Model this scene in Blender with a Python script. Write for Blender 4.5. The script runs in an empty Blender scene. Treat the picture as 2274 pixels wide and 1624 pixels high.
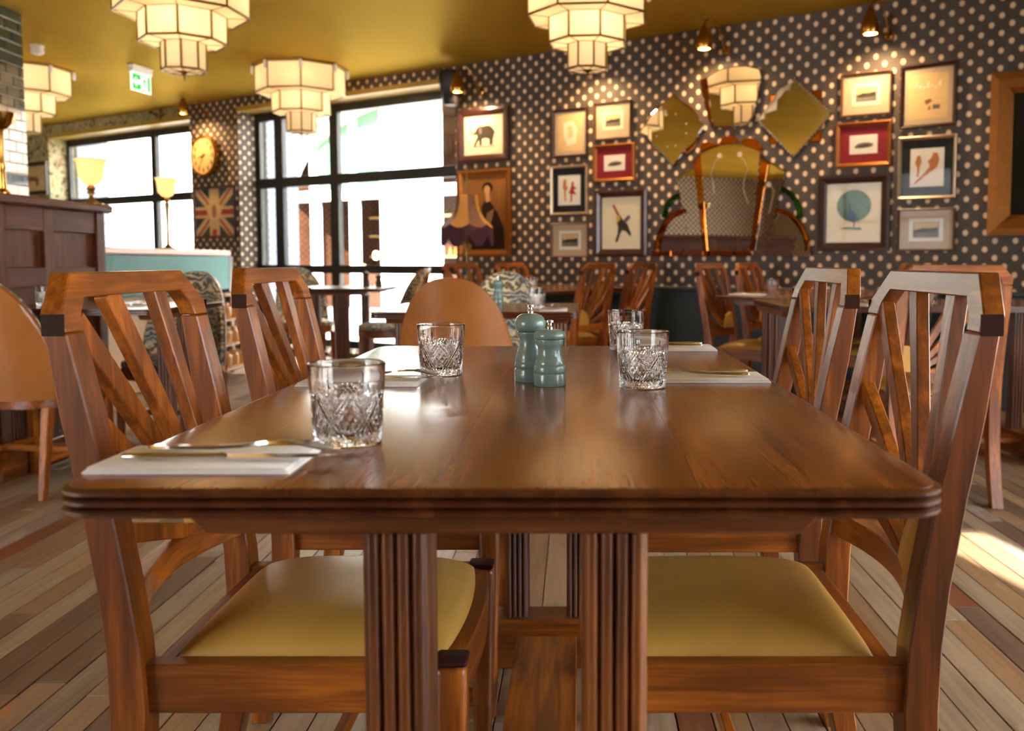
import bpy, bmesh, math, random
from mathutils import Vector, Matrix
R = math.radians
random.seed(7)
SC = bpy.context.scene
COL = SC.collection

# ------------------------------------------------------------------ camera
F, UP, HZ, ZC = 2000.0, 1281.0, 579.0, 0.964          # focal length and centre in pixels of the 2274 x 1624 frame
PITCH = math.atan(F / 28900.0)
VPY = HZ + F * math.tan(PITCH)
cam_d = bpy.data.cameras.new('camera')
cam = bpy.data.objects.new('camera', cam_d)
COL.objects.link(cam)
cam.location = (0, 0, ZC)
cam.rotation_euler = (R(90) - PITCH, 0, 0)
cam_d.sensor_width = 36.0
cam_d.lens = 36.0 * F / 2274.0
cam_d.shift_x = -(UP - 1137.0) / 2274.0
cam_d.shift_y = (VPY - 812.0) / 2274.0
cam_d.clip_start, cam_d.clip_end = 0.05, 200
cam_d.dof.use_dof = True
cam_d.dof.focus_distance = 1.55
cam_d.dof.aperture_fstop = 5.0
SC.camera = cam

# ------------------------------------------------------------------ world, sun, portals, exposure
wd = bpy.data.worlds.new('sky'); SC.world = wd
wd.use_nodes = True
bg = wd.node_tree.nodes['Background']
bg.inputs[0].default_value = (0.93, 0.96, 1.0, 1)
bg.inputs[1].default_value = 11.5
sun_d = bpy.data.lights.new('sun', 'SUN'); sun_d.energy = 45.0; sun_d.angle = R(0.6); sun_d.color = (1.0, 0.93, 0.82)
sun = bpy.data.objects.new('sun', sun_d); COL.objects.link(sun)
SUN_DIR = Vector((-0.2, 1.0, -0.5)).normalized()
sun.rotation_euler = SUN_DIR.to_track_quat('-Z', 'Y').to_euler()
def portal(loc, normal, w, h):
    d = bpy.data.lights.new('window_portal', 'AREA'); d.shape = 'RECTANGLE'; d.size = w; d.size_y = h
    d.cycles.is_portal = True
    o = bpy.data.objects.new('window_portal', d); COL.objects.link(o); o.location = loc
    o.rotation_euler = Vector(normal).to_track_quat('-Z', 'Y').to_euler()
vs = SC.view_settings
SC.display_settings.display_device = 'sRGB'
vs.view_transform = 'Standard'; vs.look = 'None'; vs.exposure = 0.28; vs.gamma = 1.0; vs.use_curve_mapping = False
cy = SC.cycles
cy.use_denoising = True
cy.use_adaptive_sampling = True; cy.adaptive_threshold = 0.18; cy.adaptive_min_samples = 18
cy.max_bounces = 9; cy.diffuse_bounces = 4; cy.glossy_bounces = 4; cy.transmission_bounces = 8; cy.transparent_max_bounces = 16
cy.sample_clamp_indirect = 6.0
cy.blur_glossy = 0.5

# ------------------------------------------------------------------ pixel <-> place
cP, sP = math.cos(PITCH), math.sin(PITCH)
def ray(u, v):
    r, up = (u - UP) / F, -(v - VPY) / F
    return Vector((r, cP + up * sP, -sP + up * cP))
def on_z(u, v, z):
    d = ray(u, v); k = (z - ZC) / d.z
    return Vector((d.x * k, d.y * k, z))
def on_y(u, v, Y):
    d = ray(u, v); k = Y / d.y
    return Vector((d.x * k, Y, ZC + d.z * k))
def on_x(u, v, X):
    d = ray(u, v); k = X / d.x
    return Vector((X, d.y * k, ZC + d.z * k))
WA = math.atan2(-F, 1900 + UP)                       # the picture wall runs at 32 degrees to the tables
WS = Vector((math.cos(WA), math.sin(WA), 0)); WN = Vector((-math.sin(WA), math.cos(WA), 0))
WO = Vector((219 / F * 7.0, 7.0, 0))
def wl(s, q, z=0.0):
    return WO + WS * s - WN * q + Vector((0, 0, z))
def wpx(u, v, q=0.0):
    d = ray(u, v); k = (WO.dot(WN) - q) / d.dot(WN)
    p = d * k
    return (p - WO).dot(WS), ZC + p.z
def project(p):
    q = Vector(p) - Vector((0, 0, ZC))
    fw = q.y * cP - q.z * sP
    up = q.y * sP + q.z * cP
    return UP + F * q.x / fw, VPY - F * up / fw, fw
ZCEIL = 2.70

# ------------------------------------------------------------------ node materials
def srgb(r, g, b):
    f = lambda c: (c / 255 / 12.92) if c / 255 <= 0.04045 else ((c / 255 + 0.055) / 1.055) ** 2.4
    return (f(r), f(g), f(b), 1)
class NT:
    def __init__(s, name):
        s.m = bpy.data.materials.new(name); s.m.use_nodes = True
        s.t = s.m.node_tree; s.b = s.t.nodes['Principled BSDF']; s.out = s.t.nodes['Material Output']
    def n(s, typ, **kw):
        nd = s.t.nodes.new('ShaderNode' + typ)
        for k, v in kw.items():
            if k.startswith('i'):
                key = int(k[1:]) if k[1:].isdigit() else k[2:].replace('_', ' ')
                if isinstance(v, bpy.types.NodeSocket): s.t.links.new(v, nd.inputs[key])
                else: nd.inputs[key].default_value = v
            else: setattr(nd, k, v)
        return nd
    def math(s, op, a, b=0.0, c=0.0):
        return s.n('Math', operation=op, i0=a, i1=b, i2=c).outputs[0]
    def mix(s, fac, a, b, blend='MIX'):
        nd = s.n('Mix', data_type='RGBA', blend_type=blend)
        for k, v in ((0, fac), (6, a), (7, b)):
            if isinstance(v, bpy.types.NodeSocket): s.t.links.new(v, nd.inputs[k])
            else: nd.inputs[k].default_value = v
        return nd.outputs[2]
    def ramp(s, fac, stops):
        nd = s.n('ValToRGB', i0=fac); cr = nd.color_ramp
        while len(cr.elements) < len(stops): cr.elements.new(0.5)
        for e, (p, c) in zip(cr.elements, stops): e.position, e.color = p, c
        return nd.outputs[0]
    def coord(s, scale=(1, 1, 1), rot=(0, 0, 0), loc=(0, 0, 0), src='Object'):
        tc = s.n('TexCoord')
        mp = s.n('Mapping', i0=tc.outputs[src]); mp.inputs[1].default_value = loc; mp.inputs[2].default_value = rot; mp.inputs[3].default_value = scale
        return mp.outputs[0]
    def noise(s, vec, scale, detail=3.0, rough=0.5, dist=0.0):
        nd = s.n('TexNoise', i0=vec); nd.inputs['Scale'].default_value = scale; nd.inputs['Detail'].default_value = detail
        nd.inputs['Roughness'].default_value = rough; nd.inputs['Distortion'].default_value = dist
        return nd.outputs[0]
    def set(s, **kw):
        for k, v in kw.items():
            key = {'col': 'Base Color', 'rough': 'Roughness', 'metal': 'Metallic', 'spec': 'Specular IOR Level', 'coat': 'Coat Weight', 'coatr': 'Coat Roughness',
                   'trans': 'Transmission Weight', 'ior': 'IOR', 'emit': 'Emission Color', 'emits': 'Emission Strength', 'sheen': 'Sheen Weight', 'alpha': 'Alpha'}[k]
            if isinstance(v, bpy.types.NodeSocket): s.t.links.new(v, s.b.inputs[key])
            else: s.b.inputs[key].default_value = v
        return s
    def bump(s, h, strength=0.2, dist=0.002):
        nd = s.n('Bump'); nd.inputs['Strength'].default_value = strength; nd.inputs['Distance'].default_value = dist
        s.t.links.new(h, nd.inputs['Height']); s.t.links.new(nd.outputs[0], s.b.inputs['Normal'])
        return s
def plain(name, rgb, rough=0.5, metal=0.0, coat=0.0, spec=0.5, vary=0.0, vscale=8.0):
    t = NT(name)
    c = srgb(*rgb)
    if vary:
        n = t.noise(t.coord(), vscale, 3)
        k = t.ramp(n, [(0.25, (1 - vary,) * 3 + (1,)), (0.75, (1 + vary,) * 3 + (1,))])
        c = t.mix(1.0, c, k, 'MULTIPLY')
    t.set(col=c, rough=rough, metal=metal, coat=coat, spec=spec)
    return t.m
def wood(name, dark, mid, light, axis='z', rough=0.28, coat=0.25, grain=1.0, figure=1.0, vary=0.5, spec=0.5):
    t = NT(name)
    i_ = 'xyz'.index(axis)
    info = t.n('ObjectInfo')
    off = t.n('VectorMath', operation='SCALE', i0=(31.0, 57.0, 23.0)); t.t.links.new(info.outputs['Random'], off.inputs[3])
    def lay(across, along, detail, dist, rough_=0.6):
        s = [across * grain] * 3; s[i_] = along * grain
        return t.noise(t.n('VectorMath', operation='ADD', i0=t.coord(tuple(s)), i1=off.outputs[0]).outputs[0], 1.0, detail, rough_, dist)
    fine = lay(150.0, 7.0, 3, 0.2)
    mid_ = lay(34.0, 2.2, 4, 0.8)
    fig = lay(11.0, 1.8, 2, 1.6, 0.5)
    v = t.math('ADD', t.math('ADD', t.math('MULTIPLY', fine, 0.26), t.math('MULTIPLY', mid_, 0.38)), t.math('MULTIPLY', fig, 0.36 * figure))
    v = t.math('ADD', v, t.math('MULTIPLY', t.math('SUBTRACT', info.outputs['Random'], 0.5), 0.10 * vary / 0.5))
    c = t.ramp(v, [(0.31, srgb(*dark)), (0.50, srgb(*mid)), (0.68, srgb(*light))])
    t.set(col=c, rough=rough, coat=coat, coatr=0.15, spec=spec)
    t.bump(fine, 0.06, 0.0006)
    return t.m
M = {}
for ax in 'xyz':
    M['chair_' + ax] = wood('chair_wood_' + ax, (62, 27, 7), (122, 62, 13), (190, 108, 28), ax, rough=0.36, coat=0.15)
    M['oak_' + ax] = wood('table_oak_' + ax, (70, 36, 16), (112, 60, 28), (146, 84, 42), ax, rough=0.30, coat=0.2)
    M['panel_' + ax] = wood('panel_wood_' + ax, (56, 26, 13), (88, 45, 23), (116, 64, 35), ax, rough=0.55, coat=0.0, spec=0.25)
M['post_z'] = wood('reeded_post_wood', (44, 20, 6), (90, 45, 14), (146, 82, 28), 'z', rough=0.3, coat=0.3)
M['edge'] = wood('stained_table_edge', (44, 20, 9), (78, 38, 17), (112, 60, 28), 'y', rough=0.3, coat=0.3, vary=0.2)
# oak table top with open dark pores along the grain
def oak_top(name):
    t = NT(name)
    info = t.n('ObjectInfo')
    off = t.n('VectorMath', operation='SCALE', i0=(4.1, 9.7, 1.3)); t.t.links.new(info.outputs['Random'], off.inputs[3])
    vec = t.n('VectorMath', operation='ADD', i0=t.coord((60, 2.2, 60)), i1=off.outputs[0]).outputs[0]
    n1 = t.noise(vec, 1.0, 6, 0.65, 0.4)
    vec2 = t.n('VectorMath', operation='ADD', i0=t.coord((14, 0.9, 14)), i1=off.outputs[0]).outputs[0]
    n2 = t.noise(vec2, 1.0, 3, 0.5, 1.2)
    pore = t.noise(t.coord((260, 7, 260)), 1.0, 3, 0.6)
    v = t.math('ADD', t.math('MULTIPLY', n1, 0.5), t.math('MULTIPLY', n2, 0.5))
    c = t.ramp(v, [(0.32, srgb(108, 57, 23)), (0.5, srgb(132, 73, 30)), (0.68, srgb(152, 89, 40))])
    pm = t.ramp(pore, [(0.38, (0.46, 0.40, 0.33, 1)), (0.50, (1, 1, 1, 1))])
    k = t.math('MULTIPLY_ADD', info.outputs['Random'], 0.18, 0.90)
    kk = t.n('CombineColor', i0=k, i1=k, i2=k).outputs[0]
    c = t.mix(1.0, t.mix(1.0, c, pm, 'MULTIPLY'), kk, 'MULTIPLY')
    t.set(col=c, rough=t.math('MULTIPLY_ADD', pore, 0.08, 0.17), coat=0.2, coatr=0.12, spec=0.55)
    t.bump(t.ramp(pore, [(0.36, (0, 0, 0, 1)), (0.47, (1, 1, 1, 1))]), 0.12, 0.0003)
    return t.m
M['oak_top'] = oak_top('oak_top')
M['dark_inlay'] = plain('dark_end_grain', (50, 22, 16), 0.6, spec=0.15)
def leather(name, rgb, rough=0.38, scale=420.0):
    t = NT(name)
    n = t.noise(t.coord(), scale, 2)
    big = t.noise(t.coord(), 6, 2)
    c = t.mix(1.0, srgb(*rgb), t.ramp(big, [(0.3, (0.86, 0.86, 0.86, 1)), (0.7, (1.1, 1.1, 1.1, 1))]), 'MULTIPLY')
    t.set(col=c, rough=rough, spec=0.5).bump(n, 0.25, 0.0006)
    return t.m
M['ochre'] = leather('ochre_leather', (188, 144, 66))
M['tan'] = leather('tan_leather', (150, 92, 42), 0.27, 160)
M['tan_dark'] = leather('dark_tan_leather', (110, 68, 40), 0.36, 160)
def shell_fabric(name):
    t = NT(name)
    vec = t.coord((1, 1, 1))
    w = t.n('TexWave', wave_type='RINGS', rings_direction='SPHERICAL', i0=vec); w.inputs['Scale'].default_value = 9.0
    w.inputs['Distortion'].default_value = 14.0; w.inputs['Detail'].default_value = 2.5; w.inputs['Detail Scale'].default_value = 1.6
    n = t.noise(vec, 7.0, 2)
    lines = t.ramp(w.outputs['Fac'], [(0.15, srgb(74, 82, 90)), (0.5, srgb(128, 132, 130)), (0.85, srgb(180, 174, 156))])
    gold = t.ramp(w.outputs['Fac'], [(0.3, srgb(96, 84, 62)), (0.6, srgb(186, 160, 112)), (0.8, srgb(222, 204, 168))])
    c = t.mix(t.ramp(n, [(0.50, (0, 0, 0, 1)), (0.56, (1, 1, 1, 1))]), lines, gold)
    t.set(col=c, rough=0.8, sheen=0.2)
    return t.m
M['fabric'] = shell_fabric('shell_print_fabric')
M['white_cloth'] = plain('napkin_cotton', (236, 234, 232), 0.85, vary=0.03, vscale=60)
M['steel'] = plain('cutlery_steel', (205, 200, 192), 0.14, metal=1.0)
M['chrome'] = plain('polished_chrome', (225, 225, 228), 0.07, metal=1.0)
M['brass'] = plain('aged_brass', (190, 145, 70), 0.24, metal=1.0, vary=0.1)
M['gold'] = plain('gilt', (140, 86, 32), 0.4, metal=0.7, vary=0.12, vscale=20)
M['bronze'] = plain('chandelier_bronze', (128, 104, 50), 0.35, metal=0.9)
M['mill'] = plain('sage_lacquer', (112, 136, 130), 0.24, coat=0.5)
M['dark_mill'] = plain('dark_stained_wood', (44, 34, 30), 0.3)
M['black'] = plain('matt_black', (22, 22, 24), 0.5)
M['black_metal'] = plain('black_steel', (26, 29, 32), 0.42, spec=0.5)
M['teal'] = plain('teal_paint', (12, 112, 116), 0.5, spec=0.25, vary=0.06)
M['dado'] = plain('dark_green_dado', (20, 40, 42), 0.45, vary=0.08)
M['white'] = plain('white_plastic', (232, 228, 222), 0.4)
M['navy'] = plain('navy_paint', (24, 34, 46), 0.4)
def glass(name, rough=0.0, ior=1.5, tint=(1, 1, 1, 1)):
    t = NT(name); t.set(col=tint, rough=rough, trans=1.0, ior=ior); return t.m
M['crystal'] = glass('cut_crystal', 0.0, 1.52, (1, 1, 1, 1))
def pane_glass(name, gloss=0.06, tint=(0.97, 0.98, 0.98, 1), rough=0.02):
    t = NT(name)
    tr = t.n('BsdfTransparent', i0=tint); gl = t.n('BsdfGlossy', i0=(1, 1, 1, 1)); gl.inputs['Roughness'].default_value = rough
    lw = t.n('LayerWeight'); lw.inputs[0].default_value = 0.5
    fac = t.math('MULTIPLY_ADD', t.math('POWER', lw.outputs['Facing'], 4.0), 0.6, gloss * 0.5)
    mx = t.n('MixShader', i0=fac, i1=tr.outputs[0], i2=gl.outputs[0])
    t.t.links.new(mx.outputs[0], t.out.inputs[0]); t.t.nodes.remove(t.b)
    return t.m
M['pane'] = pane_glass('window_glass')
M['picture_glass'] = pane_glass('picture_glass', 0.008)
def lampglass(name, rgb, emit, strength):
    t = NT(name)
    d = t.n('BsdfDiffuse', i0=srgb(*rgb)); tl = t.n('BsdfTranslucent', i0=srgb(*rgb))
    mx = t.n('MixShader', i0=0.6, i1=d.outputs[0], i2=tl.outputs[0])
    em = t.n('Emission', i0=srgb(*emit), i1=strength)
    ad = t.n('AddShader', i0=mx.outputs[0], i1=em.outputs[0])
    t.t.links.new(ad.outputs[0], t.out.inputs[0]); t.t.nodes.remove(t.b)
    return t.m
M['opal'] = lampglass('opal_chandelier_glass', (216, 202, 178), (255, 222, 172), 0.13)
M['amber_shade'] = lampglass('alabaster_lamp_glass', (240, 214, 172), (255, 210, 150), 0.3)
def mirror(name, rgb, rough=0.015):
    return plain(name, rgb, rough, metal=1.0)
M['mirror'] = mirror('silver_mirror', (214, 210, 200))
M['mirror_amber'] = mirror('amber_mirror', (196, 122, 52))
M['mirror_green'] = mirror('green_mirror', (60, 130, 70))
M['mirror_rose'] = mirror('rose_mirror', (205, 150, 130))

# ------------------------------------------------------------------ mesh helpers
def V(*a): return Vector(a)
def box(bm, x0, x1, y0, y1, z0, z1, T=None):
    vs_ = [V(x, y, z) for z in (z0, z1) for y in (y0, y1) for x in (x0, x1)]
    if T: vs_ = [T @ v for v in vs_]
    b = [bm.verts.new(v) for v in vs_]
    for f in ((0, 2, 3, 1), (4, 5, 7, 6), (0, 1, 5, 4), (2, 6, 7, 3), (0, 4, 6, 2), (1, 3, 7, 5)):
        bm.faces.new([b[i] for i in f])
    return b
def loft(bm, rings, caps=True, closed=True, loop=False):
    vr = [[bm.verts.new(p) for p in r] for r in rings]
    n = len(vr[0]); m = len(vr)
    for i in range(m if loop else m - 1):
        a, b = vr[i], vr[(i + 1) % m]
        for j in range(n if closed else n - 1):
            k = (j + 1) % n
            try: bm.faces.new((a[j], a[k], b[k], b[j]))
            except ValueError: pass
    if caps and not loop:
        bm.faces.new(list(reversed(vr[0]))); bm.faces.new(vr[-1])
    return vr
def lathe(bm, prof, seg=24, c=(0, 0, 0), caps=True, T=None):
    c = Vector(c); rings = []
    for r, z in prof:
        ring = [c + V(r * math.cos(2 * math.pi * k / seg), r * math.sin(2 * math.pi * k / seg), z) for k in range(seg)]
        rings.append([T @ p for p in ring] if T else ring)
    return loft(bm, rings, caps)
def tube(bm, pts, rad, seg=8, caps=True, loop=False):
    pts = [Vector(p) for p in pts]; n = len(pts); rings = []
    rs = rad if isinstance(rad, (list, tuple)) else [rad] * n
    up = None
    for i, p in enumerate(pts):
        if loop: d = pts[(i + 1) % n] - pts[i - 1]
        else: d = pts[min(i + 1, n - 1)] - pts[max(i - 1, 0)]
        d.normalize()
        if up is None:
            up = V(0, 0, 1) if abs(d.z) < 0.9 else V(1, 0, 0)
        a = d.cross(up).normalized(); b = a.cross(d).normalized(); up = b
        rings.append([p + (a * math.cos(2 * math.pi * k / seg) + b * math.sin(2 * math.pi * k / seg)) * rs[i] for k in range(seg)])
    return loft(bm, rings, caps, True, loop)
def beam(bm, pts, ws, ts, side):
    """rectangular bar along pts; ws widths along `side`, ts thicknesses across"""
    rings = []; side = Vector(side).normalized(); n = len(pts)
    for i, p in enumerate(pts):
        d = (pts[min(i + 1, n - 1)] - pts[max(i - 1, 0)]).normalized()
        a = (side - d * side.dot(d)).normalized(); b = d.cross(a)
        w, t = ws[i] / 2, ts[i] / 2
        rings.append([p + a * w + b * t, p - a * w + b * t, p - a * w - b * t, p + a * w - b * t])
    return loft(bm, rings)
def poly_prism(bm, pts, T, d0, d1):
    """polygon in local x,z extruded along local y from d0 to d1"""
    loft(bm, [[T @ V(x, d0, z) for x, z in pts], [T @ V(x, d1, z) for x, z in pts]])
def bevel(bm, w, seg=1, ang=30):
    bmesh.ops.remove_doubles(bm, verts=bm.verts, dist=1e-6)
    bmesh.ops.recalc_face_normals(bm, faces=bm.faces)
    es = [e for e in bm.edges if len(e.link_faces) == 2 and e.calc_face_angle(0) > R(ang)]
    if es: bmesh.ops.bevel(bm, geom=es, offset=w, segments=seg, affect='EDGES', profile=0.5, clamp_overlap=True)
def obj(name, bm, mat, parent=None, bev=0, bseg=1, smooth=35, loc=None, rotz=None):
    if bev: bevel(bm, bev, bseg)
    else: bmesh.ops.recalc_face_normals(bm, faces=bm.faces)
    me = bpy.data.meshes.new(name); bm.to_mesh(me); bm.free()
    for m_ in (mat if isinstance(mat, (list, tuple)) else [mat]):
        me.materials.append(M[m_] if isinstance(m_, str) else m_)
    if smooth:
        for p in me.polygons: p.use_smooth = True
        me.set_sharp_from_angle(angle=R(smooth))
    o = bpy.data.objects.new(name, me); COL.objects.link(o)
    if parent is not None: o.parent = parent
    if loc is not None: o.location = loc
    if rotz is not None: o.rotation_euler = (0, 0, rotz)
    return o
def BM(): return bmesh.new()
def tag(o, label=None, cat=None, group=None, kind=None):
    if label: o['label'] = label
    if cat: o['category'] = cat
    if group: o['group'] = group
    if kind: o['kind'] = kind
    return o
def empty(name, loc=(0, 0, 0), rotz=0.0, label=None, cat=None, group=None):
    o = bpy.data.objects.new(name, None); COL.objects.link(o); o.empty_display_size = 0.1
    o.location = loc; o.rotation_euler = (0, 0, rotz)
    return tag(o, label, cat, group)
def copy_tree(o, parent=None):
    c = o.copy(); COL.objects.link(c); c.parent = parent
    for ch in list(o.children): copy_tree(ch, c)
    return c
def place(proto, used, loc, rotz, label, group=None):
    o = proto if not used else copy_tree(proto)
    used.append(1)
    o.location = loc; o.rotation_euler = (0, 0, rotz); o['label'] = label
    if group: o['group'] = group
    return o

# ------------------------------------------------------------------ wallpaper, paint, floor materials
def wallpaper():
    t = NT('scallop_dot_wallpaper')
    tc = t.n('TexCoord').outputs['Object']
    sx = t.n('SeparateXYZ', i0=tc)
    h = t.math('ADD', sx.outputs[0], sx.outputs[1]); z = sx.outputs[2]
    A, B = 0.119, 0.109
    ds, el = [], []
    for o in (0.0, 0.5):
        px = t.math('MULTIPLY', t.math('SUBTRACT', t.math('FRACT', t.math('ADD', t.math('DIVIDE', h, A), o + 40)), 0.5), A)
        pz = t.math('MULTIPLY', t.math('SUBTRACT', t.math('FRACT', t.math('ADD', t.math('DIVIDE', z, B), o + 40)), 0.5), B)
        el.append(t.math('SQRT', t.math('ADD', t.math('POWER', t.math('DIVIDE', px, 0.0190), 2), t.math('POWER', t.math('DIVIDE', pz, 0.0222), 2))))
        pz2 = t.math('MULTIPLY', t.math('SUBTRACT', pz, -0.01), 1.15)
        ds.append(t.math('SQRT', t.math('ADD', t.math('POWER', px, 2), t.math('POWER', pz2, 2))))
    e = t.math('MINIMUM', el[0], el[1]); d = t.math('MINIMUM', ds[0], ds[1])
    rings = t.math('SINE', t.math('MULTIPLY', d, 2 * math.pi / 0.0125))
    base = t.ramp(t.math('MULTIPLY_ADD', rings, 0.5, 0.5), [(0.2, srgb(58, 51, 45)), (0.8, srgb(84, 73, 63))])
    dot = t.ramp(e, [(0.78, (1, 1, 1, 1)), (1.0, (0, 0, 0, 1))])
    dotc = t.ramp(e, [(0.1, srgb(236, 212, 178)), (0.9, srgb(216, 184, 146))])
    c1 = t.mix(dot, base, dotc)
    # leafy paper left of the clock
    nz = t.n('TexNoise', i0=tc); nz.inputs['Scale'].default_value = 7; nz.inputs['Detail'].default_value = 3; nz.inputs['Distortion'].default_value = 2.2
    leaf = t.ramp(nz.outputs[0], [(0.36, srgb(74, 66, 48)), (0.46, srgb(150, 126, 76)), (0.55, srgb(176, 168, 130)), (0.66, srgb(104, 122, 96))])
    far = t.math('LESS_THAN', sx.outputs[0], -6.06)
    t.set(col=t.mix(far, c1, leaf), rough=0.55, spec=0.35)
    return t.m
M['paper'] = wallpaper()
def ceiling_mat():
    t = NT('olive_gloss_ceiling')
    n = t.noise(t.coord((1, 0.25, 1)), 1.3, 3)
    n2 = t.noise(t.coord((0.6, 3.0, 1), (0, 0, 0.5)), 0.9, 2)
    c = t.ramp(n, [(0.3, srgb(146, 117, 40)), (0.7, srgb(162, 132, 52))])
    bp = t.n('Bump'); bp.inputs['Strength'].default_value = 0.35; bp.inputs['Distance'].default_value = 0.02; t.t.links.new(n2, bp.inputs['Height'])
    df = t.n('BsdfDiffuse', i0=c); gl = t.n('BsdfGlossy', i0=srgb(204, 172, 86)); gl.inputs['Roughness'].default_value = 0.42
    for q in (df, gl): t.t.links.new(bp.outputs[0], q.inputs['Normal'])
    mx = t.n('MixShader', i0=0.16, i1=df.outputs[0], i2=gl.outputs[0])
    t.t.links.new(mx.outputs[0], t.out.inputs[0]); t.t.nodes.remove(t.b)
    return t.m
M['ceiling'] = ceiling_mat()
M['olive_soffit'] = plain('olive_paint', (164, 134, 52), 0.4)
def plank_mat(i, rgb, strip):
    t = NT('reclaimed_plank_%d' % i)
    n1 = t.noise(t.coord((60, 2.4, 60), loc=(i * 3.7, i, 0)), 1.0, 5, 0.6)
    n2 = t.noise(t.coord((5, 1.3, 5), loc=(i * 1.7, i, 0)), 1.0, 3, 0.6)
    c = [x / 255 for x in rgb]
    k = t.math('ADD', t.math('MULTIPLY', n1, 0.5), t.math('MULTIPLY', n2, 0.5))
    lo = srgb(*[v * 0.72 for v in rgb]); hi = srgb(*[min(255, v * 1.12) for v in rgb])
    col = t.ramp(k, [(0.3, lo), (0.5, srgb(*rgb)), (0.72, hi)])
    wear = t.noise(t.coord((9, 2.0, 9), loc=(0, i * 9.1, 0)), 1.0, 4, 0.7)
    col = t.mix(t.ramp(wear, [(0.58, (0, 0, 0, 1)), (0.64, (0.8, 0.8, 0.8, 1))]), col, srgb(*strip))
    t.set(col=col, rough=t.math('MULTIPLY_ADD', n2, 0.25, 0.28), spec=0.5).bump(n1, 0.2, 0.001)
    return t.m
PLK = [((158, 138, 114), (176, 158, 134)), ((140, 112, 86), (160, 136, 110)), ((154, 122, 90), (176, 150, 116)), ((124, 76, 50), (150, 104, 70)),
       ((146, 132, 118), (168, 156, 140)), ((112, 90, 74), (140, 118, 98)), ((168, 138, 104), (156, 118, 76)), ((150, 124, 100), (176, 120, 72))]
PLM = [plank_mat(i, a, b) for i, (a, b) in enumerate(PLK)]
M['joint'] = plain('dark_board_joint', (38, 30, 24), 0.8)
M['pavement'] = plain('pale_paving', (196, 192, 184), 0.7, vary=0.08, vscale=3)

# ------------------------------------------------------------------ room shell
XL, XR, YF = -9.2, 3.7, -1.5
S_L = (XL - WO.x) / WS.x; S_R = (XR - WO.x) / WS.x
yl = wl(S_L, 0).y; yr = wl(S_R, 0).y
bm = BM()
pts = [(XL, YF), (XR, YF), (XR, yr), (XL, yl)]
loft(bm, [[V(x, y, -0.10) for x, y in pts], [V(x, y, -0.012) for x, y in pts]])
floor = tag(obj('floor', bm, 'joint', smooth=0), kind='structure')
bm = BM()
pc = [(XL - 0.4, YF - 0.4), (XR + 0.4, YF - 0.4), (XR + 0.4, yr + 0.2), (XL - 0.4, yl + 0.7)]
loft(bm, [[V(x, y, ZCEIL) for x, y in pc], [V(x, y, ZCEIL + 0.25) for x, y in pc]])
tag(obj('ceiling', bm, 'ceiling', smooth=0), kind='structure')

# reclaimed boards: the ones that show largest are parts, the rest one mesh
PW = 0.0765
planks = []
rng = random.Random(3)
x = XL
while x < XR - 0.01:
    y = YF - rng.random() * 1.1
    xe = min(x + PW, XR)
    while y < yl:
        ln = rng.choice((0.6, 0.8, 0.95, 1.2, 1.5)) * rng.uniform(0.9, 1.1)
        y0, y1 = max(y, YF), y + ln
        lim = wl(0, 0).y + (x - WO.x) * (WS.y / WS.x)
        y1 = min(y1, lim + 0.02)
        if y1 - y0 > 0.05:
            w = rng.random()
            mi = rng.choices(range(8), (22, 20, 8, 5, 20, 9, 6, 10))[0]
            planks.append((x, xe, y0, y1, mi, rng.uniform(-0.0012, 0.0012)))
        y += ln
    x += PW
def plank_px(p):
    cx = (p[0] + p[1]) / 2; a = 0.0
    y0, y1 = max(p[2], 1.75), p[3]
    if y1 <= y0: return 0
    u0, v0, f0 = project((cx, y0, 0)); u1, v1, f1 = project((cx, y1, 0))
    if not (-40 < (u0 + u1) / 2 < 2314): return 0
    wpx_ = F * PW * (1 / f0 + 1 / f1) / 2
    if 420 < (u0 + u1) / 2 < 1130 or 1290 < (u0 + u1) / 2 < 1850: wpx_ *= 0.25     # mostly behind the chairs and table
    return wpx_ * abs(min(v0, 1640) - v1)
order = sorted(range(len(planks)), key=lambda i: -plank_px(planks[i]))
near = set(order[:290])
rest = BM(); rest_m = []
for i, (x0, x1, y0, y1, mi, dz) in enumerate(planks):
    g = 0.0014
    if i in near:
        b = BM(); box(b, x0 + g, x1 - g, y0 + g, y1 - g, -0.014, dz)
        obj('floorboard', b, PLM[mi], floor, bev=0.0012, smooth=0)
    else:
        nf = len(rest.faces); box(rest, x0 + g, x1 - g, y0 + g, y1 - g, -0.014, dz)
        rest.faces.ensure_lookup_table()
        for f in rest.faces[nf:]: f.material_index = mi
o = obj('floorboards', rest, PLM, floor, smooth=0); tag(o, kind='stuff')

# picture wall in its own frame: x along the wall, +y out of the room
O2 = (-5.20, -2.19, 0.05, 2.575); O1 = (-8.985, -6.02, 0.30, 2.555); TH = 0.33
def wall_piece(bm, s0, s1, z0, z1, mi=0):
    n = len(bm.faces); box(bm, s0, s1, 0, TH, z0, z1); bm.faces.ensure_lookup_table()
bm = BM()
wall_piece(bm, S_L, O1[0], 0, ZCEIL); wall_piece(bm, O1[1], O2[0], 0, ZCEIL); wall_piece(bm, O2[1], S_R, 0, ZCEIL)
wall_piece(bm, O1[0], O1[1], O1[3], ZCEIL); wall_piece(bm, O2[0], O2[1], O2[3], ZCEIL)
wall_piece(bm, O1[0], O1[1], 0, O1[2]); wall_piece(bm, O2[0], O2[1], 0, O2[2])
wall_back = tag(obj('wall_back', bm, 'paper', loc=WO, rotz=WA, smooth=0), kind='structure')
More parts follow.
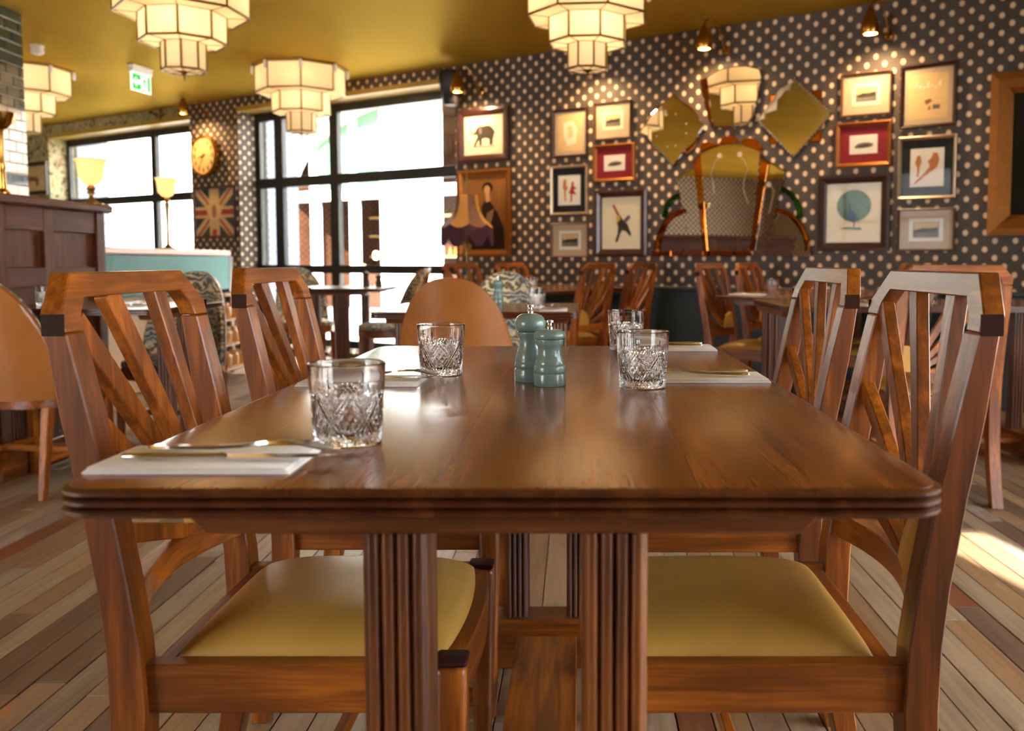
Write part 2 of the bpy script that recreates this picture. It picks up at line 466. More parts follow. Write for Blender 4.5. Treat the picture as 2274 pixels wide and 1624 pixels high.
# olive soffit boards under the lintels, dark green dado along the wall
for k, O in enumerate((O1, O2)):
    b = BM(); box(b, O[0], O[1], -0.012, TH, O[3] - 0.02, O[3] + 0.028)
    tag(obj('trim_%d' % (k + 1), b, 'olive_soffit', loc=WO, rotz=WA, smooth=0), kind='structure')
b = BM(); box(b, O2[1] + 0.03, S_R, -0.03, 0.0, 0, 0.735); box(b, O2[1] + 0.03, S_R, -0.045, 0.0, 0.735, 0.765)
dado = tag(obj('trim_3', b, 'dado', loc=WO, rotz=WA, bev=0.004), kind='structure')

def window(name, T, s0, s1, z0, z1, mull, trans, y0=0.235, y1=0.285, bar=0.07, mat='black_metal'):
    """frame, bars and one pane for every light; T gives (location, rotation)"""
    root = empty(name, T[0], T[1]); tag(root, kind='structure')
    b = BM()
    for a in ((s0, s0 + bar * 0.7, z0, z1), (s1 - bar * 0.7, s1, z0, z1), (s0, s1, z0, z0 + bar), (s0, s1, z1 - bar, z1)):
        box(b, a[0], a[1], y0, y1, a[2], a[3])
    obj('window_frame', b, mat, root, smooth=0)
    for a, w in mull:
        b = BM(); box(b, a - w / 2, a + w / 2, y0 - 0.012, y1, z0, z1); obj('mullion', b, mat, root, bev=0.004)
    for a, w in trans:
        b = BM(); box(b, s0, s1, y0 - 0.01, y1 - 0.001, a - w / 2, a + w / 2); obj('transom', b, mat, root, bev=0.004)
    xs = [s0 + bar * 0.5] + [a for a, w in mull] + [s1 - bar * 0.5]
    zs = [z0 + bar * 0.5] + [a for a, w in trans] + [z1 - bar * 0.5]
    ym = (y0 + y1) / 2 + 0.01
    for i in range(len(xs) - 1):
        for j in range(len(zs) - 1):
            b = BM(); box(b, xs[i], xs[i + 1], ym, ym + 0.006, zs[j], zs[j + 1]); obj('pane', b, 'pane', root, smooth=0)
    return root
window('window_2', (WO, WA), O2[0] + 0.005, O2[1] - 0.005, 0.06, 2.553, [(-4.83, 0.13), (-3.99, 0.12)], [(1.80, 0.105), (0.875, 0.085)], bar=0.08)
window('window_1', (WO, WA), O1[0] + 0.005, O1[1] - 0.005, 0.31, 2.532, [(-7.07, 0.10)], [(1.72, 0.10)], bar=0.08)

# walls outside the picture: left, behind and right of the camera, with the windows the light comes through
def side_wall(name, p0, p1, openings, mat='paper'):
    """p0->p1 as seen from the room, left to right; wall-local x along, +y outwards"""
    p0, p1 = Vector((*p0, 0)), Vector((*p1, 0)); L = (p1 - p0).length; a = math.atan2(p1.y - p0.y, p1.x - p0.x)
    bm = BM(); xs = 0.0
    for (a0, a1, z0, z1) in openings:
        box(bm, xs, a0, 0, 0.25, 0, ZCEIL); box(bm, a0, a1, 0, 0.25, 0, z0); box(bm, a0, a1, 0, 0.25, z1, ZCEIL); xs = a1
    box(bm, xs, L, 0, 0.25, 0, ZCEIL)
    tag(obj(name, bm, mat, loc=p0, rotz=a, smooth=0), kind='structure')
    return p0, a, L
def opening_portal(p0, a, x0, x1, z0, z1, y=0.3):
    d = Vector((math.cos(a), math.sin(a), 0)); n = Vector((-math.sin(a), math.cos(a), 0))
    portal(p0 + d * (x0 + x1) / 2 + n * y + V(0, 0, (z0 + z1) / 2), -n, x1 - x0, z1 - z0)
side_wall('wall_left', (XL, YF), (XL, yl), [])
bm = None
w = side_wall('wall_right', (XR, yr), (XR, YF), [(2.1, 3.1, 0.2, 2.6), (3.3, 6.4, 0.2, 2.6)])
for k, (a0, a1) in enumerate(((2.1, 3.1), (3.3, 6.4))):
    window('window_%d' % (k + 3), (w[0], w[1]), a0, a1, 0.2, 2.6, [((a0 + a1) / 2, 0.06)], [(1.7, 0.06)], y0=0.12, y1=0.17)
    opening_portal(w[0], w[1], a0, a1, 0.2, 2.6)
w = side_wall('wall_front', (XR, YF), (XL, YF), [(1.28, 1.56, 0.6, 2.45), (6.7, 11.3, 0.2, 2.55)])  # the wide second opening is unseen, added and placed for frontal fill light
for k, (a0, a1) in enumerate(((1.28, 1.56), (6.7, 11.3))):
    window('window_%d' % (k + 5), (w[0], w[1]), a0, a1, 0.6 - 0.4 * k, 2.45 + 0.1 * k, [] if k == 0 else [(a0 + 1.3, 0.06), (a0 + 2.6, 0.06), (a0 + 3.9, 0.06)], [(1.7, 0.06)], y0=0.12, y1=0.17, bar=0.03)
    opening_portal(w[0], w[1], a0, a1, 0.6 - 0.4 * k, 2.45 + 0.1 * k)
opening_portal(WO, WA, O2[0], O2[1], O2[2], O2[3], 0.36); opening_portal(WO, WA, O1[0], O1[1], O1[2], O1[3], 0.36)

# ------------------------------------------------------------------ outside: paving and the arched building over the street
b = BM(); box(b, -60, 60, -40, 80, -0.35, -0.12)
tag(obj('ground', b, 'pavement', smooth=0), kind='structure')
M['render'] = plain('pale_render', (214, 210, 202), 0.8, vary=0.04, vscale=2)
M['ext_green'] = plain('green_glass_panel', (74, 112, 84), 0.3)
M['ext_brown'] = plain('brown_bar_back', (64, 36, 20), 0.5, vary=0.35, vscale=3)
M['ext_gold'] = plain('gilt_shelf_edge', (190, 150, 90), 0.4)
M['ext_lamp'] = lampglass('street_bar_globe', (255, 220, 170), (255, 210, 150), 5.0)
M['ext_stone'] = plain('grey_stone_arch', (84, 82, 82), 0.8)
M['ext_white'] = plain('white_column', (225, 226, 228), 0.6)
EQ = 7.0
ext = empty('arched_building', wl(-9.3, -EQ, -0.12), WA, 'pale building across the street with a wide glazed arch', 'building')
bm = BM()
AX, AZ, AC = 3.75, 1.92, 2.42                      # arch half width, rise, springing (local z starts at -0.12)
arc = [(-AX * math.cos(math.pi * k / 28), AC + AZ * math.sin(math.pi * k / 28)) for k in range(29)]
box(bm, -14, -AX, 0, 0.5, 0, AC); box(bm, AX, 14, 0, 0.5, 0, AC)
for k in range(28):
    (x0, z0), (x1, z1) = arc[k], arc[k + 1]
    loft(bm, [[V(x0, y, z0), V(x1, y, z1), V(x1, y, 8), V(x0, y, 8)] for y in (0, 0.5)])
box(bm, -14, -AX, 0, 0.5, AC, 8); box(bm, AX, 14, 0, 0.5, AC, 8)
obj('facade', bm, 'render', ext, smooth=0)
b = BM()
for k in range(28):
    (x0, z0), (x1, z1) = arc[k], arc[k + 1]
    f = lambda x, z, e: (x * (1 + e / AX), AC + (z - AC) * (1 + e / AZ))
    q = [f(x0, z0, 0), f(x1, z1, 0), f(x1, z1, 0.18), f(x0, z0, 0.18)]
    loft(b, [[V(a, y, c) for a, c in q] for y in (-0.05, 0.02)])
obj('arch_moulding', b, 'ext_stone', ext, smooth=0)
for x0, x1 in ((-0.65, 0.62),):
    b = BM(); box(b, x0, x1, 0.30, 0.40, 0, AC + AZ - 0.05); obj('pier', b, 'ext_white', ext, smooth=0)
for xx in (-3.1, -1.9, -1.0, 1.75, 2.7):
    b = BM(); box(b, xx - 0.09, xx + 0.09, 0.42, 0.58, 0, AC + AZ * math.sqrt(max(0, 1 - (xx / AX) ** 2)) - 0.02); obj('column', b, 'ext_white', ext, smooth=0)
b = BM(); box(b, -AX, AX, 0.40, 0.60, 2.38, 2.60); obj('transom', b, 'ext_white', ext, smooth=0)
for x0, x1 in ((-3.3, -1.95), (-1.85, -0.98)):
    zt = lambda x_: AC + AZ * math.sqrt(max(0, 1 - (x_ / AX) ** 2)) + 0.05
    b = BM(); xs_ = [x0 + (x1 - x0) * k / 6 for k in range(7)]
    pl = [(x0, 2.55), (x1, 2.55)] + [(q_, zt(q_)) for q_ in reversed(xs_)]
    poly_prism(b, pl, Matrix(), 0.50, 0.53); obj('pane', b, 'ext_green', ext, smooth=0)
b = BM(); box(b, -AX - 1, AX + 1, 3.0, 3.1, 0, 5); box(b, -AX - 1, -AX, 0.5, 3.0, 0, 5); box(b, AX, AX + 1, 0.5, 3.0, 0, 5); box(b, -AX - 1, AX + 1, 0.55, 3.1, 4.4, 4.5)
obj('back_wall', b, 'ext_brown', ext, smooth=0)
for zz in (1.15, 1.65, 2.1):
    b = BM(); box(b, -AX, AX, 2.75, 3.0, zz, zz + 0.05); obj('shelf', b, 'ext_gold', ext, smooth=0)
b = BM(); box(b, -AX, AX, 1.6, 2.1, 0, 0.95); obj('counter', b, 'ext_brown', ext, smooth=0)
for xx, zz in ((-2.3, 1.2), (-1.2, 1.45), (1.05, 1.9), (1.75, 1.25), (-2.7, 0.9), (2.4, 0.95), (-1.6, 0.85)):
    b = BM(); lathe(b, [(0.01, -0.1), (0.06, -0.08), (0.075, 0), (0.06, 0.08), (0.01, 0.1)], 12, (xx, 1.5, zz)); obj('globe_light', b, 'ext_lamp', ext)
bott = [plain('bottle_%d' % i, c, 0.2) for i, c in enumerate(((150, 100, 40), (60, 80, 50), (170, 120, 60), (90, 50, 30)))]
for zz in (1.2, 1.7):
    xx = -3.3
    while xx < 3.4:
        b = BM(); hh = rng.uniform(0.2, 0.3); lathe(b, [(0.035, 0), (0.035, hh * 0.6), (0.013, hh * 0.75), (0.013, hh)], 8, (xx, 2.86, zz))
        obj('bottle', b, bott[rng.randrange(4)], ext); xx += rng.uniform(0.14, 0.32)
# brick pier close outside the left window jambs
M['grey_brick'] = plain('grey_blue_brick', (120, 128, 146), 0.8, vary=0.2, vscale=12)
for s_, nm in ((O2[0] - 0.18, 'grey brick pier outside the large arched-view window'), (O1[0] - 0.18, 'grey brick pier outside the far left window')):
    r_ = empty('brick_pier', wl(s_, -TH - 0.02, -0.1), WA, nm, 'pier')
    b = BM(); box(b, -0.2, 0.2, 0, 0.42, 0, 3.0); obj('core', b, 'pavement', r_, smooth=0)
    for k in range(36):
        for j in range(2):
            b = BM(); o_ = 0.11 if k % 2 else 0; y0 = 0.005 + j * 0.215 - o_ * 0; box(b, 0.19, 0.212, y0 + (0.0 if k % 2 else 0.0), y0 + 0.205, 0.08 * k + 0.006, 0.08 * k + 0.074)
            obj('brick', b, 'grey_brick', r_, smooth=0)

# ------------------------------------------------------------------ sunray dining chair (faces +x, its left is +y)
def lerp_tab(tab, z):
    for (z0, a0), (z1, a1) in zip(tab, tab[1:]):
        if z <= z1: return a0 + (a1 - a0) * max(0, (z - z0)) / (z1 - z0)
    return tab[-1][1]
POST_X = [(0, -0.085), (0.12, -0.05), (0.25, -0.028), (0.3735, -0.021), (0.46, -0.026), (0.54, -0.037), (0.65, -0.056), (0.764, -0.079), (0.896, -0.109), (0.948, -0.122)]
POST_T = [(0, 0.034), (0.2, 0.042), (0.37, 0.046), (0.54, 0.041), (0.764, 0.038), (0.87, 0.028), (0.948, 0.026)]
def back_x(y, z): return lerp_tab(POST_X, z) - lerp_tab([(0.5, 0.034), (0.93, 0.006)], z) * (1 - (min(abs(y), 0.2) / 0.2) ** 2)
def make_chair():
    root = empty('dining_chair', cat='chair')
    HW, PWD = 0.22, 0.046
    for sgn in (1, -1):
        rings = []
        for z in (0, 0.08, 0.16, 0.25, 0.3735, 0.46, 0.54, 0.60, 0.65, 0.71, 0.764, 0.82, 0.871):
            xf, t = lerp_tab(POST_X, z), lerp_tab(POST_T, z)
            ya, yb = sgn * HW, sgn * (HW - PWD)
            rings.append([V(xf, ya, z), V(xf, yb, z), V(xf - t, yb, z), V(xf - t, ya, z)])
        b = BM(); loft(b, rings); obj('back_post', b, 'chair_z', root, bev=0.0022, smooth=28)
    # crest rail with chamfered shoulders, bowed in plan
    rings = []
    prof = [(0.22, 0.872, 0.896), (0.1765, 0.872, 0.9395), (0.1735, 0.884, 0.9425), (0.168, 0.894, 0.948), (0.148, 0.915, 0.948), (0.1, 0.915, 0.948), (0.05, 0.915, 0.948), (0, 0.915, 0.948)]
    prof = [(-a, c, d) for a, c, d in prof[:-1]] + [p for p in reversed(prof)]
    for y, z0, z1 in prof:
        bow = 0.006 * (1 - (y / 0.22) ** 2)
        r = []
        for z, back in ((z0, 0), (z1, 0), (z1, 1), (z0, 1)):
            r.append(V(lerp_tab(POST_X, z) - bow - back * 0.028, y, z))
        rings.append(r)
    b = BM(); loft(b, rings); crest = obj('crest_rail', b, 'chair_y', root, bev=0.002, smooth=28)
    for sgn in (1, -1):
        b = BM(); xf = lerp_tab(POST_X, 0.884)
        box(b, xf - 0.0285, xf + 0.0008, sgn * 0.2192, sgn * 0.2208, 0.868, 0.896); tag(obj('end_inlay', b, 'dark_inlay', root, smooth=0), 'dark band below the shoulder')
    # lower bowed rail
    rings = []
    for k in range(13):
        y = -0.178 + 0.356 * k / 12; xb = lerp_tab(POST_X, 0.51) - 0.034 * (1 - (y / 0.178) ** 2) - 0.003
        rings.append([V(xb, y, 0.488), V(xb, y, 0.530), V(xb - 0.026, y, 0.530), V(xb - 0.026, y, 0.488)])
    b = BM(); loft(b, rings); obj('lower_rail', b, 'chair_y', root, bev=0.002)
    # five rays fanning out of the leather half sun in the lower left corner
    O = (0.155, 0.505)
    for (ty, tz, w1) in ((-0.178, 0.60, 0.030), (-0.178, 0.745, 0.032), (-0.176, 0.884, 0.036), (-0.064, 0.92, 0.036), (0.083, 0.92, 0.036)):
        d = Vector((ty - O[0], tz - O[1])); L = d.length; d.normalize(); pts, ws = [], []
        for k in range(7):
            r = 0.085 + (L - 0.085) * k / 6
            y, z = O[0] + d.x * r, O[1] + d.y * r
            pts.append(V(back_x(y, z) - 0.013, y, z)); ws.append(0.022 + (w1 - 0.022) * k / 6)
        b = BM(); beam(b, pts, ws, [0.020] * 7, (0, -d.y, d.x)); obj('sunray_slat', b, 'chair_z', root, bev=0.0018)
    pl = [(0.176, 0.531)] + [(0.176 - 0.105 * math.cos(R(a)), 0.531 + 0.105 * math.sin(R(a))) for a in range(0, 91, 9)]
    b = BM(); n = len(pl)
    cen = (0.145, 0.565)
    rr = []
    for dx, sc in ((-0.026, 1.0), (-0.004, 1.0), (0.004, 0.93), (0.008, 0.75)):
        rr.append([V(back_x(y, z) + dx, cen[0] + (y - cen[0]) * sc, cen[1] + (z - cen[1]) * sc) for y, z in pl])
    loft(b, rr); tag(obj('half_sun_pad', b, 'ochre', root, smooth=50), 'ochre leather quarter-round pad')
    # seat frame
    for sgn in (1, -1):
        b = BM(); box(b, -0.03, 0.362, sgn * 0.206, sgn * 0.178, 0.365, 0.432); obj('seat_rail', b, 'chair_x', root, bev=0.0025)
    b = BM(); box(b, -0.022, 0.004, -0.178, 0.178, 0.370, 0.428); obj('seat_rail', b, 'chair_y', root, bev=0.003)
    rings = []
    for k in range(13):
        y = -0.172 + 0.344 * k / 12; xo = 0.390 + 0.013 * (1 - (y / 0.172) ** 2)
        rings.append([V(xo - 0.032, y, 0.368), V(xo - 0.032, y, 0.434), V(xo, y, 0.428), V(xo, y, 0.368)])
    b = BM(); loft(b, rings); obj('front_rail', b, 'chair_y', root, bev=0.003)
    for sgn in (1, -1):
        rings = []
        for z, w in ((0, 0.028), (0.2, 0.034), (0.36, 0.042), (0.428, 0.042)):
            c = V(0.378, sgn * 0.189, z); n8 = []
            for sx, sy in ((1, 1), (-1, 1), (-1, -1), (1, -1)):
                n8.append(c + V(sx * w / 2, sy * w / 2, 0))
            rings.append(n8)
        b = BM(); loft(b, rings); leg = obj('front_leg', b, 'chair_z', root, bev=0.009, bseg=3, smooth=50)
        b = BM(); box(b, 0.356, 0.400, sgn * 0.189 - 0.0215, sgn * 0.189 + 0.0215, 0.4285, 0.437); obj('leg_cap', b, 'dark_inlay', leg, bev=0.006, bseg=3, smooth=50)
    # cushion
    b = BM(); N_ = 22; grid = []
    for i in range(N_ + 1):
        row = []
        for j in range(N_ + 1):
            s_ = -1 + 2 * i / N_; t_ = -1 + 2 * j / N_
            s_ = math.sin(s_ * math.pi / 2); t_ = math.sin(t_ * math.pi / 2)
            fr = 0.016 * (1 - t_ * t_) * (s_ + 1) / 2
            x_ = 0.186 + s_ * 0.180 + fr; y_ = t_ * 0.180
            hgt = (1 - abs(s_) ** 4) ** 0.5 * (1 - abs(t_) ** 4) ** 0.5
            row.append(b.verts.new(V(x_, y_, 0.430 + 0.042 * hgt)))
        grid.append(row)
    for i in range(N_):
        for j in range(N_): b.faces.new((grid[i][j], grid[i + 1][j], grid[i + 1][j + 1], grid[i][j + 1]))
    edge = [grid[i][0] for i in range(N_ + 1)] + [grid[N_][j] for j in range(1, N_ + 1)] + [grid[i][N_] for i in range(N_ - 1, -1, -1)] + [grid[0][j] for j in range(N_ - 1, 0, -1)]
    low = [b.verts.new(v.co - V(0, 0, 0.02)) for v in edge]
    for k in range(len(edge)):
        k2 = (k + 1) % len(edge); b.faces.new((edge[k], edge[k2], low[k2], low[k]))
    b.faces.new(low)
    tag(obj('seat_cushion', b, 'ochre', root, smooth=60), 'ochre leather seat')
    for sgn in (1, -1):
        b = BM(); beam(b, [V(-0.055, sgn * 0.197, 0.19), V(0.378, sgn * 0.189, 0.19)], [0.03] * 2, [0.016] * 2, (0, 0, 1)); obj('stretcher', b, 'chair_x', root, bev=0.002)
    b = BM(); box(b, 0.15, 0.166, -0.19, 0.19, 0.176, 0.204); obj('stretcher', b, 'chair_y', root, bev=0.002)
    return root
chair0 = make_chair(); cu = []
TXC = -0.069
CH = [((TXC - 0.476, 1.36, 0), 0, 'ochre-seated sunray chair nearest on the left of the front table', 'chairs around the front table'),
      ((TXC - 0.492, 2.035, 0), 0, 'sunray chair second from the front, left of the front table', 'chairs around the front table'),
      ((TXC + 0.476, 1.36, 0), math.pi, 'ochre-seated sunray chair nearest on the right of the front table', 'chairs around the front table'),
      ((TXC + 0.500, 2.02, 0), math.pi, 'sunray chair second from the front, right of the front table', 'chairs around the front table'),
      ((1.44, 3.56, 0), math.pi / 2, 'sunlit sunray chair with its back turned at the right edge', 'chairs in the background')]
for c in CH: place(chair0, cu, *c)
def wchair(s, q, face, label): # facing along +s (1) or -s (-1) of the picture wall
    place(chair0, cu, wl(s, q), WA + (0 if face > 0 else math.pi), label, 'chairs in the background')
TE, TH_ = -0.67, 1.36
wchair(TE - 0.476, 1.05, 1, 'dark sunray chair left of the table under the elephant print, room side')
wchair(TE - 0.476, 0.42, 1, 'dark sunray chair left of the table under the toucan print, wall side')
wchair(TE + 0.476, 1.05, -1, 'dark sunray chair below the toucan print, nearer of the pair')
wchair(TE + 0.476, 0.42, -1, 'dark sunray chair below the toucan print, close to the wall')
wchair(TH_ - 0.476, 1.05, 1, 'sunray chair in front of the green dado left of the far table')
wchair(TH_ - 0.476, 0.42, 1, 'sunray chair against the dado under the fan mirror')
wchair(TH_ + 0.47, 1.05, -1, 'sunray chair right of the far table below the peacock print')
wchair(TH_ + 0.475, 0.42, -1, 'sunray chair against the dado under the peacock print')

# ------------------------------------------------------------------ reeded pedestal tables (long side along local y, centre at origin)
def rr_outline(hx, hy, r, n=6):
    pts = []
    for cx, cy_, a0 in ((hx - r, hy - r, 0), (-hx + r, hy - r, 90), (-hx + r, -hy + r, 180), (hx - r, -hy + r, 270)):
        for k in range(n + 1):
            a = R(a0 + 90 * k / n); pts.append((cx + r * math.cos(a), cy_ + r * math.sin(a)))
    return pts
def make_table(name, hx, hy, nb=7):
    root = empty(name, cat='table')
    prof = [(-0.010, 0.760), (-0.0070, 0.7596)]
    for i in range(3):
        zc_ = 0.7549 - 0.0091 * i
        for a in (80, 50, 20, -20, -50, -80):
            prof.append((-0.0085 + 0.0085 * math.cos(R(a)), zc_ + 0.0044 * math.sin(R(a))))
        if i < 2: prof.append((-0.0115, zc_ - 0.00455))
    prof += [(-0.010, 0.7320)]
    full = BM()
    rings = []
    for off, z in prof:
        rings.append([V(x_, y_, z) for x_, y_ in rr_outline(hx + off, hy + off, 0.038 + off)])
    loft(full, rings)
    bmesh.ops.recalc_face_normals(full, faces=full.faces)
    wds = [1.0, 0.86, 1.12, 0.95, 1.1, 0.9, 1.05][:nb]; tot = sum(wds); xs_ = [-hx - 0.02]; acc = -hx
    for w_ in wds[:-1]: acc += 2 * hx * w_ / tot; xs_.append(acc)
    xs_.append(hx + 0.02)
    for k in range(nb):
        b = full.copy()
        for co, no in ((xs_[k] + 0.00015, -1), (xs_[k + 1] - 0.00015, 1)):
            g = bmesh.ops.bisect_plane(b, geom=b.verts[:] + b.edges[:] + b.faces[:], dist=1e-7, plane_co=(co, 0, 0), plane_no=(no, 0, 0), clear_outer=True)
            ed = [e for e in g['geom_cut'] if isinstance(e, bmesh.types.BMEdge)]
            if ed: bmesh.ops.contextual_create(b, geom=ed)
        b.normal_update()
        for f in b.faces: f.material_index = 0 if min(v_.co.z for v_ in f.verts) > 0.7594 else 1
        obj('top_board', b, ['oak_top', 'edge'], root, smooth=40)
    full.free()
    def reeded(w, n=4):
        pts = []; h = w / 2; c = 0.0025
        for side in range(4):
            a = side * math.pi / 2; ux, uy = math.cos(a), math.sin(a); nx, ny = math.cos(a - math.pi / 2), math.sin(a - math.pi / 2)
            step = (w - 2 * c) / n
            for k in range(n):
                for j in range(6):
                    th = math.pi * j / 6; al = -h + c + step * (k + 0.5) - step / 2 * math.cos(th) * 0.96; ou = h - 0.0085 + 0.0085 * math.sin(th)
                    pts.append((ux * al + nx * ou, uy * al + ny * ou))
        return pts
    for sy in (-1, 1):
        yb = sy * (hy - (0.085 if sy < 0 or hy < 0.5 else 0.045))
        b = BM(); poly_prism(b, [(-hx + 0.10, 0.7320), (-hx + 0.125, 0.706), (hx - 0.125, 0.706), (hx - 0.10, 0.7320)], Matrix.Translation((0, yb, 0)), -0.04, 0.04)
        obj('bearer', b, 'oak_x', root, bev=0.002)
        for sx in (-1, 1):
            b = BM(); o_ = reeded(0.064 if sy < 0 or hy < 0.5 else 0.054)
            loft(b, [[V(sx * (0.1055 if sy < 0 or hy < 0.5 else 0.072) + px, yb + py, z) for px, py in o_] for z in (0.09, 0.709)]); obj('reeded_post', b, 'post_z', root, smooth=38)
        b = BM(); poly_prism(b, [(-hx + 0.06, 0), (-hx + 0.06, 0.045), (-hx + 0.14, 0.118), (hx - 0.14, 0.118), (hx - 0.06, 0.045), (hx - 0.06, 0)], Matrix.Translation((0, yb, 0)), -0.045, 0.045)
        obj('foot', b, 'chair_x', root, bev=0.003)
    b = BM(); box(b, -0.069, 0.069, -hy + 0.13, hy - 0.13, 0.072, 0.098); obj('stretcher', b, 'chair_y', root, bev=0.003)
    return root
t0 = make_table('dining_table', 0.407, 0.684)
t0.location = (TXC, 1.474, 0); tag(t0, 'large reeded-edge oak dining table in the foreground', 'table', 'dining tables')
tu = [1]
def table_copy(loc, rz, label):
    return place(t0, tu, loc, rz, label, 'dining tables')
tE = table_copy(wl(TE, 0.76), WA, 'dark oak table below the toucan and red-matted prints')
tH = table_copy(wl(TH_, 0.76), WA, 'dark oak table by the green dado under the fan mirror')
tG = table_copy((1.62, 4.42, 0), math.pi / 2, 'oak table behind the chair at the right edge')
tC = make_table('dining_table', 0.39, 0.42); tC.location = (-0.41, 3.96, 0); tC.rotation_euler = (0, 0, math.pi / 2)
tag(tC, 'small oak table beyond the tan round-backed chair in the middle', 'table', 'dining tables')
tu2 = [1]
tL = place(tC, tu2, (-2.20, 4.18, 0), math.pi / 2, 'small oak table in front of the panelled partition on the left', 'dining tables')
tJ = place(tC, tu2, (-1.84, 7.05, 0), 0, 'small dark table standing before the tall window', 'dining tables')

# ------------------------------------------------------------------ round-backed upholstered chair (faces +x)
def make_tub(outer):
    root = empty('round_back_chair', cat='chair')
    A_, n = 0.225, 26
    def top(y): return 0.43 + 0.475 * (max(0.0, 1 - (abs(y) / A_) ** 2.5)) ** (1 / 2.2)
    def px(y, z): return -0.055 + 0.115 * (abs(y) / A_) ** 2 - 0.10 * ((z - 0.43) / 0.475)
    def sheet(dx, inset):
        rows = []
        for i in range(n + 1):
            y = A_ * math.sin((-1 + 2 * i / n) * math.pi / 2) * (1 - inset)
            zt = top(y / (1 - inset)) - inset * 0.1
            rows.append([V(px(y, 0.40 + (zt - 0.40) * k / 10) + dx, y, 0.40 + (zt - 0.40) * k / 10) for k in range(11)])
        return rows
    def panel(d0, d1, ins0, ins1):
        a, c = sheet(d0, ins0), sheet(d1, ins1); b = BM()
        va = [[b.verts.new(p) for p in r] for r in a]; vc = [[b.verts.new(p) for p in r] for r in c]
        for i in range(n):
            for k in range(10):
                b.faces.new((va[i][k], va[i + 1][k], va[i + 1][k + 1], va[i][k + 1])); b.faces.new((vc[i][k], vc[i][k + 1], vc[i + 1][k + 1], vc[i + 1][k]))
            b.faces.new((va[i][10], va[i + 1][10], vc[i + 1][10], vc[i][10])); b.faces.new((va[i][0], vc[i][0], vc[i + 1][0], va[i + 1][0]))
        for i in (0, n):
            for k in range(10): b.faces.new((va[i][k], va[i][k + 1], vc[i][k + 1], vc[i][k]))
        return b
    obj('back_shell', panel(0.0, 0.022, 0.0, 0.0), outer, root, smooth=60)
    tag(obj('back_pad', panel(0.021, 0.055, 0.02, 0.06), 'fabric', root, smooth=60), 'shell-patterned upholstered back')
    # seat
    def seat_out(g, zz): return [V(0.20 + (0.225 + g) * (abs(math.cos(a)) ** 0.6) * (1 if math.cos(a) > 0 else -1), (0.225 + g) * (abs(math.sin(a)) ** 0.6) * (1 if math.sin(a) > 0 else -1) * (1.0 - 0.08 * (math.cos(a) < 0)), zz) for a in [2 * math.pi * k / 40 for k in range(40)]]
    b = BM(); loft(b, [seat_out(-0.015, 0.36), seat_out(-0.005, 0.365), seat_out(-0.005, 0.42), seat_out(-0.02, 0.425)]); obj('seat_frame', b, 'chair_x', root, smooth=45)
    b = BM(); loft(b, [seat_out(-0.02, 0.42), seat_out(-0.006, 0.428), seat_out(-0.008, 0.450), seat_out(-0.05, 0.468), seat_out(-0.13, 0.474)])
    tag(obj('seat_cushion', b, 'fabric', root, smooth=60), 'shell-patterned seat')
    for sx in (0, 1):
        for sy in (-1, 1):
            top_ = V(0.03 + 0.34 * sx, sy * 0.185, 0.37); bot = V(-0.03 + 0.41 * sx, sy * 0.195, 0)
            b = BM(); beam(b, [bot, top_], [0.026, 0.040], [0.026, 0.040], (1, 0, 0)); obj('leg', b, 'chair_z', root, bev=0.003)
    for y_ in (-0.185, 0.185):
        b = BM(); beam(b, [V(0, y_, 0.16), V(0.375, y_, 0.16)], [0.026] * 2, [0.016] * 2, (0, 0, 1)); obj('stretcher', b, 'chair_x', root, bev=0.002)
    b = BM(); box(b, 0.18, 0.196, -0.18, 0.18, 0.15, 0.176); obj('stretcher', b, 'chair_y', root, bev=0.002)
    return root
tub0 = make_tub('tan'); bu = []
G_ = 'round-backed chairs'
place(tub0, bu, (-0.44, 3.26, 0), R(90), 'tan round-backed chair facing away, just beyond the front table', G_)
place(tub0, bu, (-2.33, 3.62, 0), R(80), 'tan round-backed chair at the left edge before the partition', G_)
place(tub0, bu, (-2.12, 4.90, 0), R(-90), 'shell-patterned chair facing the camera behind the left table', G_)
place(tub0, bu, (-0.40, 4.96, 0), R(-90), 'shell-patterned chair behind the sage mill on the middle table', G_)
tub1 = make_tub('tan_dark'); bu1 = []
place(tub1, bu1, (-1.33, 7.25, 0), R(205), 'dark brown round-backed chair seen side-on by the tall window', G_)
place(tub1, bu1, (-2.40, 7.82, 0), R(-62), 'shell-patterned chair with pale seat before the tall window', G_)

